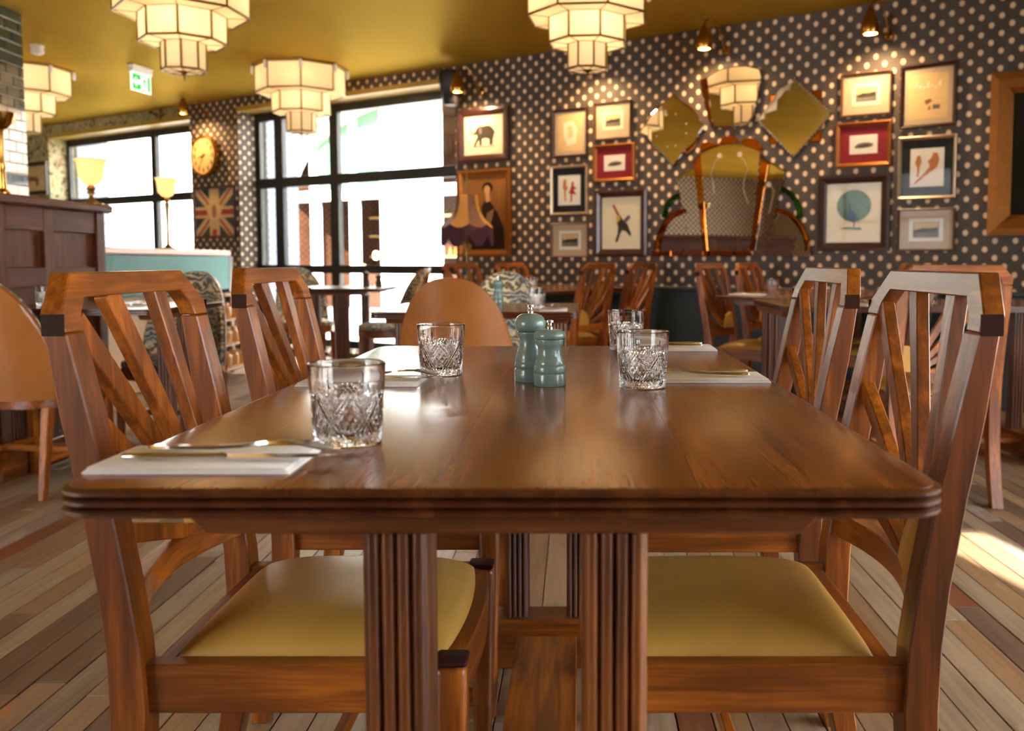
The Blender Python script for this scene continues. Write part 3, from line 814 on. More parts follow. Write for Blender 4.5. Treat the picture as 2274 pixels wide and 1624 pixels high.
# ------------------------------------------------------------------ cut-glass tumblers
def make_tumbler():
    root = empty('tumbler', cat='glass')
    NT_, H, RT, RB = 288, 0.091, 0.0428, 0.0372
    b = BM(); rings = []
    tri = lambda x_, w_: max(0.0, 1 - abs(x_) / w_)
    def outer(th, z):
        h = z / H; r = RB + (RT - RB) * h
        y = (z - 0.004) / 0.056
        if y < 0 or z > 0.071: return r
        a = (th / (2 * math.pi) * 6) % 1.0 - 0.5             # six repeats, diamond centred at a = 0
        cut = 0.0
        d1 = (a + (y - 0.46) * 0.92 + 0.5) % 1.0 - 0.5; d2 = (a - (y - 0.46) * 0.92 + 0.5) % 1.0 - 0.5
        for d_ in (d1, d2):
            e_ = 0.5 - abs(d_)                                 # distance to the crossing band
            if y < 1.02: cut = max(cut, tri(e_, 0.055), 0.85 * tri(e_ - 0.125, 0.05))
        if abs(d1) < 0.36 and abs(d2) < 0.36 and y < 0.95:       # pyramids inside the diamond
            g = 0.24
            cut = max(cut, 0.9 * (1 - min(tri((d1 / g) % 1.0 - 0.5, 0.5), tri((d2 / g) % 1.0 - 0.5, 0.5))) * 0.9)
        fa = a - 0.5 if a > 0 else a + 0.5                     # leaf fans between the diamonds
        yy = (y - 0.62) / 0.58
        if 0 < yy < 1:
            for k in (-2, -1, 0, 1, 2):
                lim = 1 - abs(k) * 0.17
                if yy < lim: cut = max(cut, tri(fa - k * 0.085 * (0.35 + yy), 0.042 * math.sin(math.pi * min(1, 0.25 + 0.75 * yy / lim)) + 0.004))
        return r - 0.0019 * min(1, cut)
    zs = [0.0, 0.0012, 0.003] + [0.003 + (0.072 - 0.003) * k / 66 for k in range(1, 67)] + [0.080, 0.086, 0.0900]
    rings.append([V(RB * 0.90 * math.cos(2 * math.pi * k / NT_), RB * 0.90 * math.sin(2 * math.pi * k / NT_), 0.0) for k in range(NT_)])
    for z in zs[1:]:
        rings.append([V(outer(2 * math.pi * k / NT_, z) * math.cos(2 * math.pi * k / NT_), outer(2 * math.pi * k / NT_, z) * math.sin(2 * math.pi * k / NT_), z) for k in range(NT_)])
    inner = [(RT - 0.0006, 0.0908), (RT - 0.0014, 0.0911), (RT - 0.0022, 0.0907), (RT - 0.0028, 0.089), (RT - 0.0032, 0.075), (RB - 0.0026, 0.024), (RB - 0.005, 0.016), (RB - 0.011, 0.0128), (RB - 0.022, 0.0120)]
    for r, z in inner: rings.append([V(r * math.cos(2 * math.pi * k / NT_), r * math.sin(2 * math.pi * k / NT_), z) for k in range(NT_)])
    loft(b, rings); obj('cut_glass_body', b, 'crystal', root, smooth=34)
    return root
gl0 = make_tumbler(); gu = []
ZT = 0.7602
GG = 'cut-glass tumblers'
for (x_, y_, z_, rz, lb) in ((-0.256, 0.996, ZT, 0.3, 'cut-glass tumbler nearest the camera, front left of the table'),
                             (-0.243, 1.606, ZT, 1.1, 'cut-glass tumbler left of the sage mills'),
                             (0.106, 1.445, ZT, 0.7, 'cut-glass tumbler right of the sage mills, front one'),
                             (0.113, 2.056, ZT, 2.0, 'cut-glass tumbler at the far right of the front table'),
                             (-0.175, 3.85, ZT, 0.2, 'cut-glass tumbler on the middle table beside the napkin'),):
    place(gl0, gu, (x_, y_, z_), rz, lb, GG)
for s_, q_, lb in ((TE - 0.22, 1.1, 'small tumbler left on the table below the toucan print'), (TE + 0.10, 1.12, 'small tumbler right on the table below the toucan print'),
                   (TH_ - 0.18, 1.1, 'tumbler near left on the table under the fan mirror'), (TH_ + 0.22, 1.0, 'tumbler right on the table under the fan mirror')):
    place(gl0, gu, wl(s_, q_, ZT), 0.4, lb, GG)
place(gl0, gu, (-2.42, 4.1, ZT), 0.9, 'tumbler on the left table before the partition', GG)
place(gl0, gu, (1.66, 4.25, ZT), 0.9, 'tumbler on the sunlit table at the right edge', GG)
place(gl0, gu, (-2.2, 6.95, ZT), 0.9, 'tumbler on the dark table before the window', GG)

# ------------------------------------------------------------------ mills
def make_mill(prof, hw):
    root = empty('pepper_mill', cat='mill')
    zb, zh = prof['body'][-1][1], prof['head'][-1][1]
    b = BM(); lathe(b, prof['body'], 40); obj('body', b, 'mill', root, smooth=40)
    b = BM(); lathe(b, prof['head'], 40); obj('head', b, 'mill', root, smooth=40)
    b = BM(); lathe(b, [(0.0055, zh - 0.001), (0.0055, zh + 0.003), (0.0038, zh + 0.005), (0.0036, zh + 0.009), (0.007, zh + 0.0105), (0.007, zh + 0.0135), (0.004, zh + 0.0142)], 20); tag(obj('knob', b, 'chrome', root, smooth=40), 'chrome finial')
    return root
tall = {'body': [(0.0262, 0), (0.0268, 0.001), (0.0268, 0.0205), (0.0262, 0.0215), (0.0250, 0.0222), (0.0262, 0.0232), (0.0270, 0.027), (0.0266, 0.031), (0.0250, 0.0335), (0.0246, 0.0345), (0.0256, 0.038), (0.0245, 0.045), (0.0215, 0.053), (0.0190, 0.060), (0.0182, 0.066), (0.0185, 0.071), (0.0198, 0.0755), (0.0222, 0.0792), (0.0226, 0.081), (0.0226, 0.0835), (0.0215, 0.0842)],
        'head': [(0.0190, 0.0842), (0.0225, 0.0858), (0.0250, 0.0890), (0.0266, 0.0945), (0.0264, 0.100), (0.0240, 0.1065), (0.0195, 0.1115), (0.0130, 0.1145), (0.0055, 0.1155)]}
short = {'body': [(0.0256, 0), (0.0262, 0.001), (0.0262, 0.0195), (0.0256, 0.0205), (0.0246, 0.0212), (0.0258, 0.0222), (0.0266, 0.027), (0.0262, 0.0315), (0.0246, 0.0340), (0.0250, 0.0352), (0.0240, 0.040), (0.0212, 0.046), (0.0192, 0.053), (0.0188, 0.058), (0.0196, 0.0635), (0.0218, 0.0672), (0.0224, 0.0685), (0.0224, 0.0758), (0.0218, 0.0762)],
         'head': [(0.0216, 0.0762), (0.0245, 0.0768), (0.0262, 0.0795), (0.0262, 0.0835), (0.0244, 0.0878), (0.0200, 0.0908), (0.0120, 0.0925), (0.0055, 0.0930)]}
m1 = make_mill(tall, 0); m1.location = (-0.079, 1.521, ZT); tag(m1, 'tall round-headed sage green mill on the front table', 'mill', 'mills on the tables')
m2 = make_mill(short, 0); m2.location = (-0.0445, 1.466, ZT); tag(m2, 'short flat-headed sage green mill in front of the tall one', 'mill', 'mills on the tables')
m3 = copy_tree(m1); m3.location = (-0.372, 4.25, ZT); m3['label'] = 'sage green mill standing on the middle table behind'
for dx, lb in ((-0.03, 'dark mill on the table before the tall window, left one'), (0.07, 'dark mill on the table before the tall window, right one')):
    c = copy_tree(m2 if dx > 0 else m1); c.location = (-1.63 + dx, 7.1, ZT); c['label'] = lb
    for ch in c.children:
        ch.data = ch.data.copy(); ch.data.materials.clear(); ch.data.materials.append(M['dark_mill'])

# ------------------------------------------------------------------ napkins and cutlery (local +x points away from the sitter)
def make_napkin():
    b = BM()
    nx, ny = 16, 8
    rings = []
    for k, (dz, g) in enumerate(((0.0, -0.001), (0.002, 0.0), (0.0045, 0.0), (0.0062, -0.0015))): pass
    # three folded layers, each a slightly smaller rounded slab
    for lay in range(3):
        z0 = 0.0021 * lay; hx, hy = 0.100 - 0.0018 * lay, 0.056 - 0.0012 * lay
        o0 = rr_outline(hx, hy, 0.004, 2)
        sag = lambda x_, y_: 0.0008 * math.sin(x_ * 60 + lay) * math.cos(y_ * 50)
        loft(b, [[V(x_ * 0.995, y_ * 0.99, z0) for x_, y_ in o0], [V(x_, y_, z0 + 0.001) for x_, y_ in o0], [V(x_ * 0.995, y_ * 0.99, z0 + 0.0021 + sag(x_, y_)) for x_, y_ in o0]])
    return obj('napkin', b, 'white_cloth', smooth=50)
nap0 = make_napkin(); nap0['category'] = 'napkin'; nu = []
def make_knife():
    b = BM()
    root = empty('table_knife', cat='knife')
    rings = []
    for x_, w_, t_ in ((-0.105, 0.004, 0.004), (-0.102, 0.009, 0.0062), (-0.08, 0.010, 0.0072), (-0.04, 0.0085, 0.006), (-0.012, 0.0075, 0.0058), (-0.008, 0.0095, 0.007), (-0.003, 0.007, 0.005)):
        rings.append([V(x_, w_ / 2 * math.cos(2 * math.pi * k / 12), 0.0045 + t_ / 2 * math.sin(2 * math.pi * k / 12)) for k in range(12)])
    loft(b, rings); obj('handle', b, 'steel', root, smooth=50)
    b = BM(); rings = []
    for x_, y0, y1 in ((-0.003, -0.004, 0.004), (0.01, -0.007, 0.006), (0.06, -0.0085, 0.006), (0.09, -0.007, 0.005), (0.106, 0.0, 0.003)):
        rings.append([V(x_, y0, 0.0038), V(x_, y1, 0.003), V(x_, y1, 0.005), V(x_, y0, 0.0042)])
    loft(b, rings); obj('blade', b, 'steel', root, bev=0.0)
    return root
def make_fork():
    root = empty('table_fork', cat='fork')
    def zc(x_): return 0.0035 + (0.009 * math.sin(max(0, (x_ + 0.01)) / 0.07 * math.pi * 0.5) if x_ < 0.06 else 0.009 - (x_ - 0.06) * 0.22)
    b = BM(); rings = []
    for x_, w_, t_ in ((-0.100, 0.006, 0.002), (-0.096, 0.014, 0.0028), (-0.07, 0.013, 0.0030), (-0.03, 0.008, 0.0035), (0.0, 0.0062, 0.0038), (0.025, 0.0068, 0.0036), (0.037, 0.016, 0.0026), (0.048, 0.021, 0.0024), (0.058, 0.022, 0.0024)):
        rings.append([V(x_, -w_ / 2, zc(x_)), V(x_, w_ / 2, zc(x_)), V(x_, w_ / 2 * 0.8, zc(x_) + t_), V(x_, -w_ / 2 * 0.8, zc(x_) + t_)])
    loft(b, rings); obj('handle', b, 'steel', root, smooth=50)
    for k in range(4):
        y_ = -0.009 + 0.006 * k; b = BM()
        beam(b, [V(0.056, y_, zc(0.056) + 0.0012), V(0.075, y_, zc(0.075) + 0.0012), V(0.095, y_ * 0.95, zc(0.095) + 0.0012)], [0.0035, 0.003, 0.0018], [0.0022, 0.002, 0.0014], (0, 1, 0))
        obj('tine', b, 'steel', root, smooth=40)
    return root
kn0, fk0 = make_knife(), make_fork(); ku, fu = [], []
def setting(x_, y_, rz, where):
    n_ = place(nap0, nu, (x_, y_, ZT), rz, 'folded white napkin ' + where, 'napkins')
    d = Matrix.Rotation(rz, 4, 'Z')
    c = V(x_, y_, ZT + 0.0068)
    place(kn0, ku, c + d @ V(0.03, -0.022, 0), rz + 0.03, 'steel knife lying on the napkin ' + where, 'knives')
    place(fk0, fu, c + d @ V(0.03, 0.012, 0), rz - 0.10, 'steel fork lying on the napkin ' + where, 'forks')
setting(-0.374, 0.902, 0.0, 'front left near the table edge')
setting(-0.358, 1.50, 0.0, 'left, second from the front')
setting(0.225, 1.545, math.pi, 'right, beside the front tumbler')
setting(0.218, 2.075, math.pi, 'far right of the front table')
setting(-0.095, 3.72, R(90), 'on the middle table')
for s_, q_, w_ in ((TH_ - 0.28, 1.25, 'on the table under the fan mirror'), ):
    p = wl(s_, q_); setting(p.x, p.y, WA, w_)
setting(1.35, 4.12, R(90), 'on the sunlit table at the right edge')
setting(-1.98, 4.02, R(90), 'on the left table before the partition')

# ------------------------------------------------------------------ pictures on the wall
M['frame_dark'] = wood('dark_picture_frame', (30, 16, 14), (52, 28, 24), (72, 40, 32), 'x', rough=0.3)
M['frame_thin'] = plain('thin_brown_frame', (84, 56, 34), 0.35, vary=0.1)
M['silver'] = plain('silver_leaf_frame', (190, 170, 145), 0.3, metal=0.8)
M['mat_tan'] = plain('tan_mount_board', (190, 166, 138), 0.9); M['mat_red'] = plain('crimson_mount_board', (138, 22, 40), 0.9)
M['mat_black'] = plain('black_mount_board', (28, 28, 34), 0.9); M['paper_cream'] = plain('cream_print_paper', (232, 218, 188), 0.9, vary=0.03, vscale=6)
M['paper_white'] = plain('white_print_paper', (232, 226, 214), 0.9); M['paper_old'] = plain('aged_map_paper', (214, 180, 128), 0.9, vary=0.06, vscale=10)
M['ink_grey'] = plain('grey_engraving_ink', (110, 104, 96), 0.9, vary=0.35, vscale=30); M['ink_dark'] = plain('dark_engraving_ink', (58, 50, 44), 0.9, vary=0.3, vscale=40)
M['ink_red'] = plain('red_ink', (168, 44, 50), 0.9); M['ink_orange'] = plain('sepia_red_ink', (190, 120, 76), 0.9); M['ink_brown'] = plain('brown_ink', (130, 84, 52), 0.9)
M['ink_green'] = plain('peacock_green_ink', (92, 124, 104), 0.9, vary=0.35, vscale=60); M['ink_blue'] = plain('peacock_blue_ink', (36, 70, 100), 0.9); M['ink_yellow'] = plain('yellow_ink', (214, 176, 60), 0.9)
M['oil_bg'] = plain('brown_oil_ground', (128, 84, 40), 0.8, spec=0.2, vary=0.25, vscale=4); M['oil_dark'] = plain('dark_oil_paint', (36, 24, 20), 0.8, spec=0.2, vary=0.2, vscale=8)
M['oil_skin'] = plain('oil_flesh_tone', (196, 146, 98), 0.45); M['oil_green'] = plain('dark_green_oil', (34, 34, 20), 0.85, spec=0.1, vary=0.4, vscale=5); M['oil_pale'] = plain('pale_oil_paint', (120, 92, 58), 0.8, vary=0.2)
M['flag_blue'] = plain('faded_navy_print', (62, 66, 74), 0.8, vary=0.15); M['flag_cream'] = plain('faded_cream_print', (196, 166, 120), 0.8, vary=0.1); M['flag_red'] = plain('faded_red_print', (158, 52, 40), 0.8, vary=0.1)
def flat(root, name, pts, mat, y):
    b = BM(); poly_prism(b, pts, Matrix(), y, y + 0.0006); return obj(name, b, mat, root, smooth=0)
def ell(cx, cz, rx, rz, n=20): return [(cx + rx * math.cos(2 * math.pi * k / n), cz + rz * math.sin(2 * math.pi * k / n)) for k in range(n)]
def sc(pts, cx, cz, w, h): return [(cx + x_ * w, cz + z_ * h) for x_, z_ in pts]
def picture(name, label, cat, px, fmat, fw, bmat, border, pmat, motif=None, group='pictures on the dotted wall', depth=0.03, glassy=True, fm2=None):
    u0, v0, u1, v1 = px; uc, vc = (u0 + u1) / 2, (v0 + v1) / 2
    s0, s1 = wpx(u0, vc)[0], wpx(u1, vc)[0]; sm = (s0 + s1) / 2
    z1, z0 = wpx(uc, v0)[1], wpx(uc, v1)[1]
    w, h = s1 - s0, z1 - z0
    root = empty(name, wl(sm, 0.002, z0), WA, label, cat, group)
    b = BM()                                           # mitred frame with a stepped section
    sect = [(0, 0), (0, -depth), (fw * 0.35, -depth * 1.12), (fw * 0.75, -depth * 0.85), (fw, -depth * 0.6), (fw, 0)]
    rings = []
    for i_, (a, y_) in enumerate(sect):
        rings.append([V(-w / 2 + a, y_, a), V(w / 2 - a, y_, a), V(w / 2 - a, y_, h - a), V(-w / 2 + a, y_, h - a)])
    loft(b, rings, caps=False, loop=True); obj('frame', b, fmat, root, smooth=0)
    iw, ih = w - 2 * fw, h - 2 * fw
    flat(root, 'mount', [(-iw / 2 - 0.002, fw - 0.002), (iw / 2 + 0.002, fw - 0.002), (iw / 2 + 0.002, h - fw + 0.002), (-iw / 2 - 0.002, h - fw + 0.002)], bmat, -depth * 0.35)
    bx, bz = border
    pw, ph = iw - 2 * bx * iw, ih - 2 * bz * ih
    flat(root, 'print', [(-pw / 2, h / 2 - ph / 2), (pw / 2, h / 2 - ph / 2), (pw / 2, h / 2 + ph / 2), (-pw / 2, h / 2 + ph / 2)], pmat, -depth * 0.35 - 0.0008)
    if motif: motif(lambda nm, pts, mt, lay=1: flat(root, nm, sc(pts, 0, h / 2, pw, ph), mt, -depth * 0.35 - 0.0008 - 0.0007 * lay))
    if glassy:
        b = BM(); box(b, -iw / 2, iw / 2, -depth * 0.55 - 0.001, -depth * 0.55, fw, h - fw); obj('glass', b, 'picture_glass', root, smooth=0)
    return root
ELE = [(-0.36, 0.16), (-0.33, 0.17), (-0.31, 0.10), (-0.27, 0.06), (-0.22, 0.10), (-0.17, 0.20), (-0.10, 0.24), (-0.02, 0.22), (0.08, 0.24), (0.18, 0.22), (0.25, 0.14), (0.28, 0.08), (0.33, 0.04), (0.29, 0.05), (0.27, -0.02), (0.24, -0.12), (0.23, -0.27), (0.15, -0.27), (0.15, -0.12), (0.05, -0.08), (-0.04, -0.10), (-0.05, -0.27), (-0.11, -0.27), (-0.12, -0.12), (-0.18, -0.22), (-0.22, -0.30), (-0.27, -0.28), (-0.20, -0.12), (-0.16, -0.02), (-0.20, 0.02), (-0.24, 0.01), (-0.30, 0.04), (-0.35, 0.10)]
def m_ele(f): f('elephant', ELE, 'ink_dark'); f('ear', [(-0.12, 0.2), (-0.06, 0.2), (-0.05, 0.06), (-0.10, 0.02)], 'ink_grey', 2); f('ground_line', [(-0.26, -0.31), (0.3, -0.31), (0.28, -0.29), (-0.2, -0.285)], 'ink_grey')
TOU = [(-0.22, 0.34), (-0.19, 0.36), (-0.08, 0.20), (0.0, 0.12), (0.04, 0.06), (0.16, -0.02), (0.20, -0.10), (0.26, -0.22), (0.22, -0.26), (0.12, -0.16), (0.02, -0.14), (-0.02, -0.20), (-0.08, -0.34), (-0.13, -0.38), (-0.16, -0.34), (-0.10, -0.22), (-0.08, -0.08), (-0.12, 0.02), (-0.10, 0.14), (-0.18, 0.26)]
def m_tou(f): f('bird', TOU, 'ink_dark'); f('yellow_throat', [(-0.13, 0.12), (-0.05, 0.17), (-0.02, 0.08), (-0.10, 0.0)], 'ink_yellow', 2); f('bill', [(-0.23, 0.33), (-0.19, 0.37), (-0.08, 0.21), (-0.11, 0.17)], 'ink_red', 2); f('twig', [(0.05, 0.06), (0.2, 0.16), (0.24, 0.10), (0.12, 0.0)], 'ink_grey', 1)
def m_pea(f): f('tail_fan', ell(0, 0.12, 0.32, 0.27, 28), 'ink_green'); f('body', [(-0.10, 0.18), (-0.07, 0.20), (-0.05, 0.06), (0.06, -0.02), (0.08, -0.12), (0.02, -0.16), (-0.08, -0.14), (-0.14, -0.06), (-0.10, 0.02)], 'ink_blue', 2); f('legs', [(0.0, -0.15), (0.02, -0.15), (0.02, -0.25), (0.0, -0.25)], 'ink_brown', 1); f('grass', [(-0.26, -0.27), (0.16, -0.29), (0.12, -0.245), (0.02, -0.25), (-0.1, -0.235), (-0.22, -0.25)], 'ink_green', 1)
def m_view(f): f('engraving', [(-0.38, -0.34), (0.38, -0.34), (0.38, 0.34), (-0.38, 0.34)], 'ink_grey'); f('sky_part', [(-0.36, 0.02), (0.36, 0.10), (0.36, 0.32), (-0.36, 0.32)], 'paper_old', 2); f('house_line', [(-0.3, -0.05), (-0.1, 0.08), (0.1, 0.02), (0.3, 0.10), (0.34, -0.1), (-0.3, -0.12)], 'ink_dark', 3)
def m_small(f): f('engraving', [(-0.34, -0.12), (-0.2, 0.04), (0.0, 0.10), (0.2, 0.08), (0.36, 0.0), (0.30, -0.14), (0.0, -0.2), (-0.26, -0.2)], 'ink_grey'); f('boat', [(-0.2, -0.10), (0.1, -0.04), (0.25, -0.12), (-0.1, -0.15)], 'ink_dark', 2)
def m_map(f):
    for k in range(7): xx = -0.34 + 0.1 * k; f('drawing', [(xx, 0.3 - 0.07 * (k % 3)), (xx + 0.07, 0.33 - 0.07 * (k % 3)), (xx + 0.05, 0.22 - 0.05 * (k % 2)), (xx - 0.01, 0.2)], 'paper_cream')
    f('dark_block', [(0.12, -0.3), (0.3, -0.3), (0.3, -0.2), (0.12, -0.2)], 'ink_grey'); f('drawing', [(-0.1, -0.1), (0.05, -0.06), (0.1, -0.12), (-0.05, -0.2)], 'ink_brown'); f('drawing', [(-0.02, -0.32), (0.04, -0.2), (0.07, -0.3)], 'ink_brown')
def m_map0(f): f('coast_line', [(-0.3, 0.3), (0.1, 0.34), (0.3, 0.1), (0.24, -0.3), (-0.1, -0.34), (-0.25, -0.1)], 'paper_cream'); f('coast_line', [(-0.1, 0.2), (0.1, 0.18), (0.12, -0.1), (-0.06, -0.16)], 'paper_old', 2)
def m_dance(f): f('dancer', [(-0.25, 0.36), (-0.12, 0.36), (-0.14, 0.2), (-0.06, 0.05), (-0.16, -0.02), (-0.14, -0.36), (-0.2, -0.38), (-0.24, -0.02), (-0.3, 0.1)], 'ink_orange'); f('dancer', [(0.12, 0.26), (0.2, 0.28), (0.2, 0.12), (0.34, 0.06), (0.2, 0.0), (0.32, -0.16), (0.14, -0.14), (0.12, -0.4), (0.06, -0.4), (0.06, -0.12), (-0.02, -0.1), (0.08, 0.08)], 'ink_red')
def m_nude(f): f('figure', [(-0.3, 0.3), (-0.2, 0.32), (-0.16, 0.14), (-0.22, 0.0), (-0.24, -0.24), (-0.3, -0.24), (-0.29, 0.0), (-0.36, 0.12)], 'ink_orange'); f('figure', [(0.18, 0.38), (0.3, 0.36), (0.36, 0.2), (0.3, 0.0), (0.16, -0.1), (-0.1, -0.26), (-0.36, -0.44), (-0.38, -0.4), (-0.1, -0.16), (0.08, 0.02), (0.02, 0.16), (0.12, 0.24)], 'ink_orange')
def m_lady(f): f('dress', [(-0.32, -0.48), (0.46, -0.48), (0.44, -0.2), (0.30, 0.0), (0.14, 0.14), (0.08, 0.20), (0.0, 0.16), (-0.06, 0.1), (-0.12, -0.1), (-0.3, -0.3)], 'oil_dark'); f('neck', [(0.02, 0.28), (0.10, 0.28), (0.13, 0.16), (0.03, 0.14)], 'oil_skin', 2); f('hair', ell(0.07, 0.335, 0.12, 0.075), 'oil_dark', 2); f('face', ell(0.06, 0.305, 0.07, 0.06), 'oil_skin', 3); f('arm', [(0.06, -0.0), (0.22, 0.06), (0.16, -0.1), (0.02, -0.3), (-0.06, -0.28)], 'oil_pale', 2)
def m_old(f): f('trees', [(-0.46, 0.1), (0.46, 0.2), (0.46, 0.48), (-0.46, 0.48)], 'oil_dark'); f('figure', [(-0.36, -0.45), (-0.02, -0.45), (-0.06, -0.2), (-0.14, -0.06), (-0.12, 0.08), (-0.22, 0.1), (-0.24, -0.08), (-0.34, -0.2)], 'oil_pale', 2); f('sky', [(-0.3, 0.14), (0.2, 0.16), (0.4, 0.1), (0.1, 0.06)], 'oil_bg', 2)
def m_flag(f):
    c, r_ = 'flag_cream', 'flag_red'
    for sx in (1, -1):
        f('diagonal', [(-0.5 * sx, 0.5), (-0.36 * sx, 0.5), (0.5 * sx, -0.38), (0.5 * sx, -0.5), (0.36 * sx, -0.5), (-0.5 * sx, 0.38)], c, 1 if sx > 0 else 2)
        f('diagonal_red', [(-0.47 * sx, 0.5), (-0.41 * sx, 0.5), (0.47 * sx, -0.5), (0.40 * sx, -0.5)], r_, 3 if sx > 0 else 4)
    f('cross', [(-0.5, -0.12), (0.5, -0.12), (0.5, 0.12), (-0.5, 0.12)], c, 5); f('cross_red', [(-0.5, -0.055), (0.5, -0.055), (0.5, 0.055), (-0.5, 0.055)], r_, 7)
    f('cross', [(-0.13, -0.5), (0.13, -0.5), (0.13, 0.5), (-0.13, 0.5)], c, 6); f('emblem', [(-0.10, 0.24), (0.0, 0.30), (0.10, 0.24), (0.2, 0.08), (0.16, -0.1), (0.08, -0.2), (0.0, -0.16), (-0.08, -0.2), (-0.16, -0.1), (-0.2, 0.08)], 'flag_cream', 8); f('emblem_shadow', ell(0.0, 0.02, 0.06, 0.14), 'ink_brown', 9); f('cross_foot', [(-0.06, -0.5), (0.06, -0.5), (0.06, -0.36), (-0.06, -0.36)], r_, 8)
def m_horse(f): f('horse', [(-0.3, 0.2), (-0.2, 0.26), (-0.1, 0.1), (0.2, 0.08), (0.3, -0.02), (0.26, -0.3), (0.2, -0.3), (0.18, -0.1), (-0.1, -0.1), (-0.14, -0.3), (-0.2, -0.3), (-0.2, 0.0), (-0.32, 0.1)], 'ink_brown')
P_ = 'picture'
picture('framed_print', 'elephant print in a dark frame beside the tall window', P_, (1021, 240, 1133, 360), 'frame_dark', 0.065, 'paper_cream', (0.0, 0.0), 'paper_cream', m_ele)
picture('framed_painting', 'brown oil portrait of a seated figure behind the fringed lamp', 'painting', (1022, 377, 1137, 570), 'gold', 0.05, 'oil_bg', (0.0, 0.0), 'oil_bg', m_lady, glassy=False)
picture('framed_print', 'aged map print in a thin dark frame, top left of the left cluster', P_, (1230, 242, 1307, 350), 'frame_dark', 0.022, 'mat_tan', (0.10, 0.08), 'paper_old', m_map0)
picture('framed_print', 'small grey landscape with tan mount, top of the left cluster', P_, (1323, 226, 1404, 310), 'frame_thin', 0.014, 'mat_tan', (0.20, 0.24), 'paper_cream', m_view)
picture('framed_print', 'red-mounted small print in a gilt frame above the toucan', P_, (1321, 320, 1413, 404), 'gold', 0.03, 'mat_red', (0.20, 0.24), 'paper_white', m_small)
picture('framed_print', 'two red dancers on white with a black mount', P_, (1226, 368, 1307, 477), 'silver', 0.02, 'mat_black', (0.16, 0.16), 'paper_white', m_dance)
picture('framed_print', 'small dark landscape with tan mount, bottom of the left cluster', P_, (1227, 495, 1309, 572), 'frame_thin', 0.014, 'mat_tan', (0.18, 0.20), 'paper_white', m_view)
picture('framed_print', 'toucan print in a wide dark frame', P_, (1325, 421, 1440, 570), 'frame_dark', 0.06, 'paper_cream', (0, 0), 'paper_cream', m_tou)
picture('framed_print', 'grey landscape with tan mount above the right red-mounted print', P_, (1869, 162, 1982, 258), 'frame_thin', 0.016, 'mat_tan', (0.20, 0.22), 'paper_cream', m_view)
picture('framed_print', 'aged sheet of sketches in a dark frame, top of the right cluster', P_, (2001, 143, 2126, 284), 'frame_dark', 0.024, 'mat_tan', (0.10, 0.10), 'paper_old', m_map)
picture('framed_print', 'red-mounted small print in a gilt frame above the peacock', P_, (1858, 271, 1981, 371), 'gold', 0.03, 'mat_red', (0.20, 0.24), 'paper_white', m_small)
picture('framed_print', 'sepia figure drawing with a black mount and silver frame', P_, (1996, 302, 2125, 442), 'silver', 0.022, 'mat_black', (0.17, 0.16), 'paper_white', m_nude)
picture('framed_print', 'grey village engraving with tan mount, bottom of the right cluster', P_, (1994, 463, 2122, 558), 'frame_thin', 0.014, 'mat_tan', (0.18, 0.20), 'paper_white', m_view)
picture('framed_print', 'peacock print in a wide dark frame', P_, (1819, 388, 1978, 558), 'frame_dark', 0.06, 'paper_cream', (0, 0), 'paper_cream', m_pea)
picture('framed_painting', 'large dark oil painting in a heavy gilt frame at the right edge', 'painting', (2200, 150, 2560, 522), 'gold', 0.13, 'oil_green', (0, 0), 'oil_green', m_old, depth=0.07, glassy=False)
picture('framed_print', 'faded red, white and blue flag picture below the clock', P_, (434, 413, 526, 530), 'frame_dark', 0.03, 'flag_blue', (0, 0), 'flag_blue', m_flag)
picture('framed_print', 'brown horse print at the far left beside the tiled pillar', P_, (30, 362, 108, 434), 'frame_dark', 0.05, 'paper_old', (0, 0), 'paper_old', m_horse)

# clock
s_, z_ = wpx(463, 347); rad = (wpx(463, 300)[1] - wpx(463, 394)[1]) / 2
ck = empty('wall_clock', wl(s_, 0.002, z_), WA, 'round tan-faced wall clock with dark numerals', 'clock')
RX = Matrix.Rotation(R(90), 4, 'X')
b = BM(); lathe(b, [(rad * 0.95, 0), (rad, 0.03), (rad * 0.98, 0.07), (rad * 0.88, 0.078), (rad * 0.86, 0.062)], 40, T=RX); obj('case', b, 'brass', ck)
M['clock_face'] = plain('tan_clock_face', (222, 176, 108), 0.6, vary=0.06)
b = BM(); lathe(b, [(rad * 0.88, 0.055), (rad * 0.88, 0.064), (rad * 0.5, 0.0642)], 40, T=RX); obj('dial', b, 'clock_face', ck)
for k in range(12):
    a = R(30 * k); cx_, cz_ = rad * 0.68 * math.sin(a), rad * 0.68 * math.cos(a)
    flat(ck, 'numeral', [(cx_ - 0.014, cz_ - 0.024), (cx_ + 0.014, cz_ - 0.024), (cx_ + 0.012, cz_ + 0.024), (cx_ - 0.012, cz_ + 0.024)], 'ink_dark', -0.0655)
for a, L_, w_ in ((R(256), rad * 0.42, 0.012), (R(208), rad * 0.66, 0.008)):
    d = (math.sin(a), math.cos(a)); n_ = (d[1], -d[0])
    flat(ck, 'hand', [(n_[0] * w_ - d[0] * 0.03, n_[1] * w_ - d[1] * 0.03), (d[0] * L_ + n_[0] * 0.003, d[1] * L_ + n_[1] * 0.003), (d[0] * L_ - n_[0] * 0.003, d[1] * L_ - n_[1] * 0.003), (-n_[0] * w_ - d[0] * 0.03, -n_[1] * w_ - d[1] * 0.03)], 'black', -0.067)

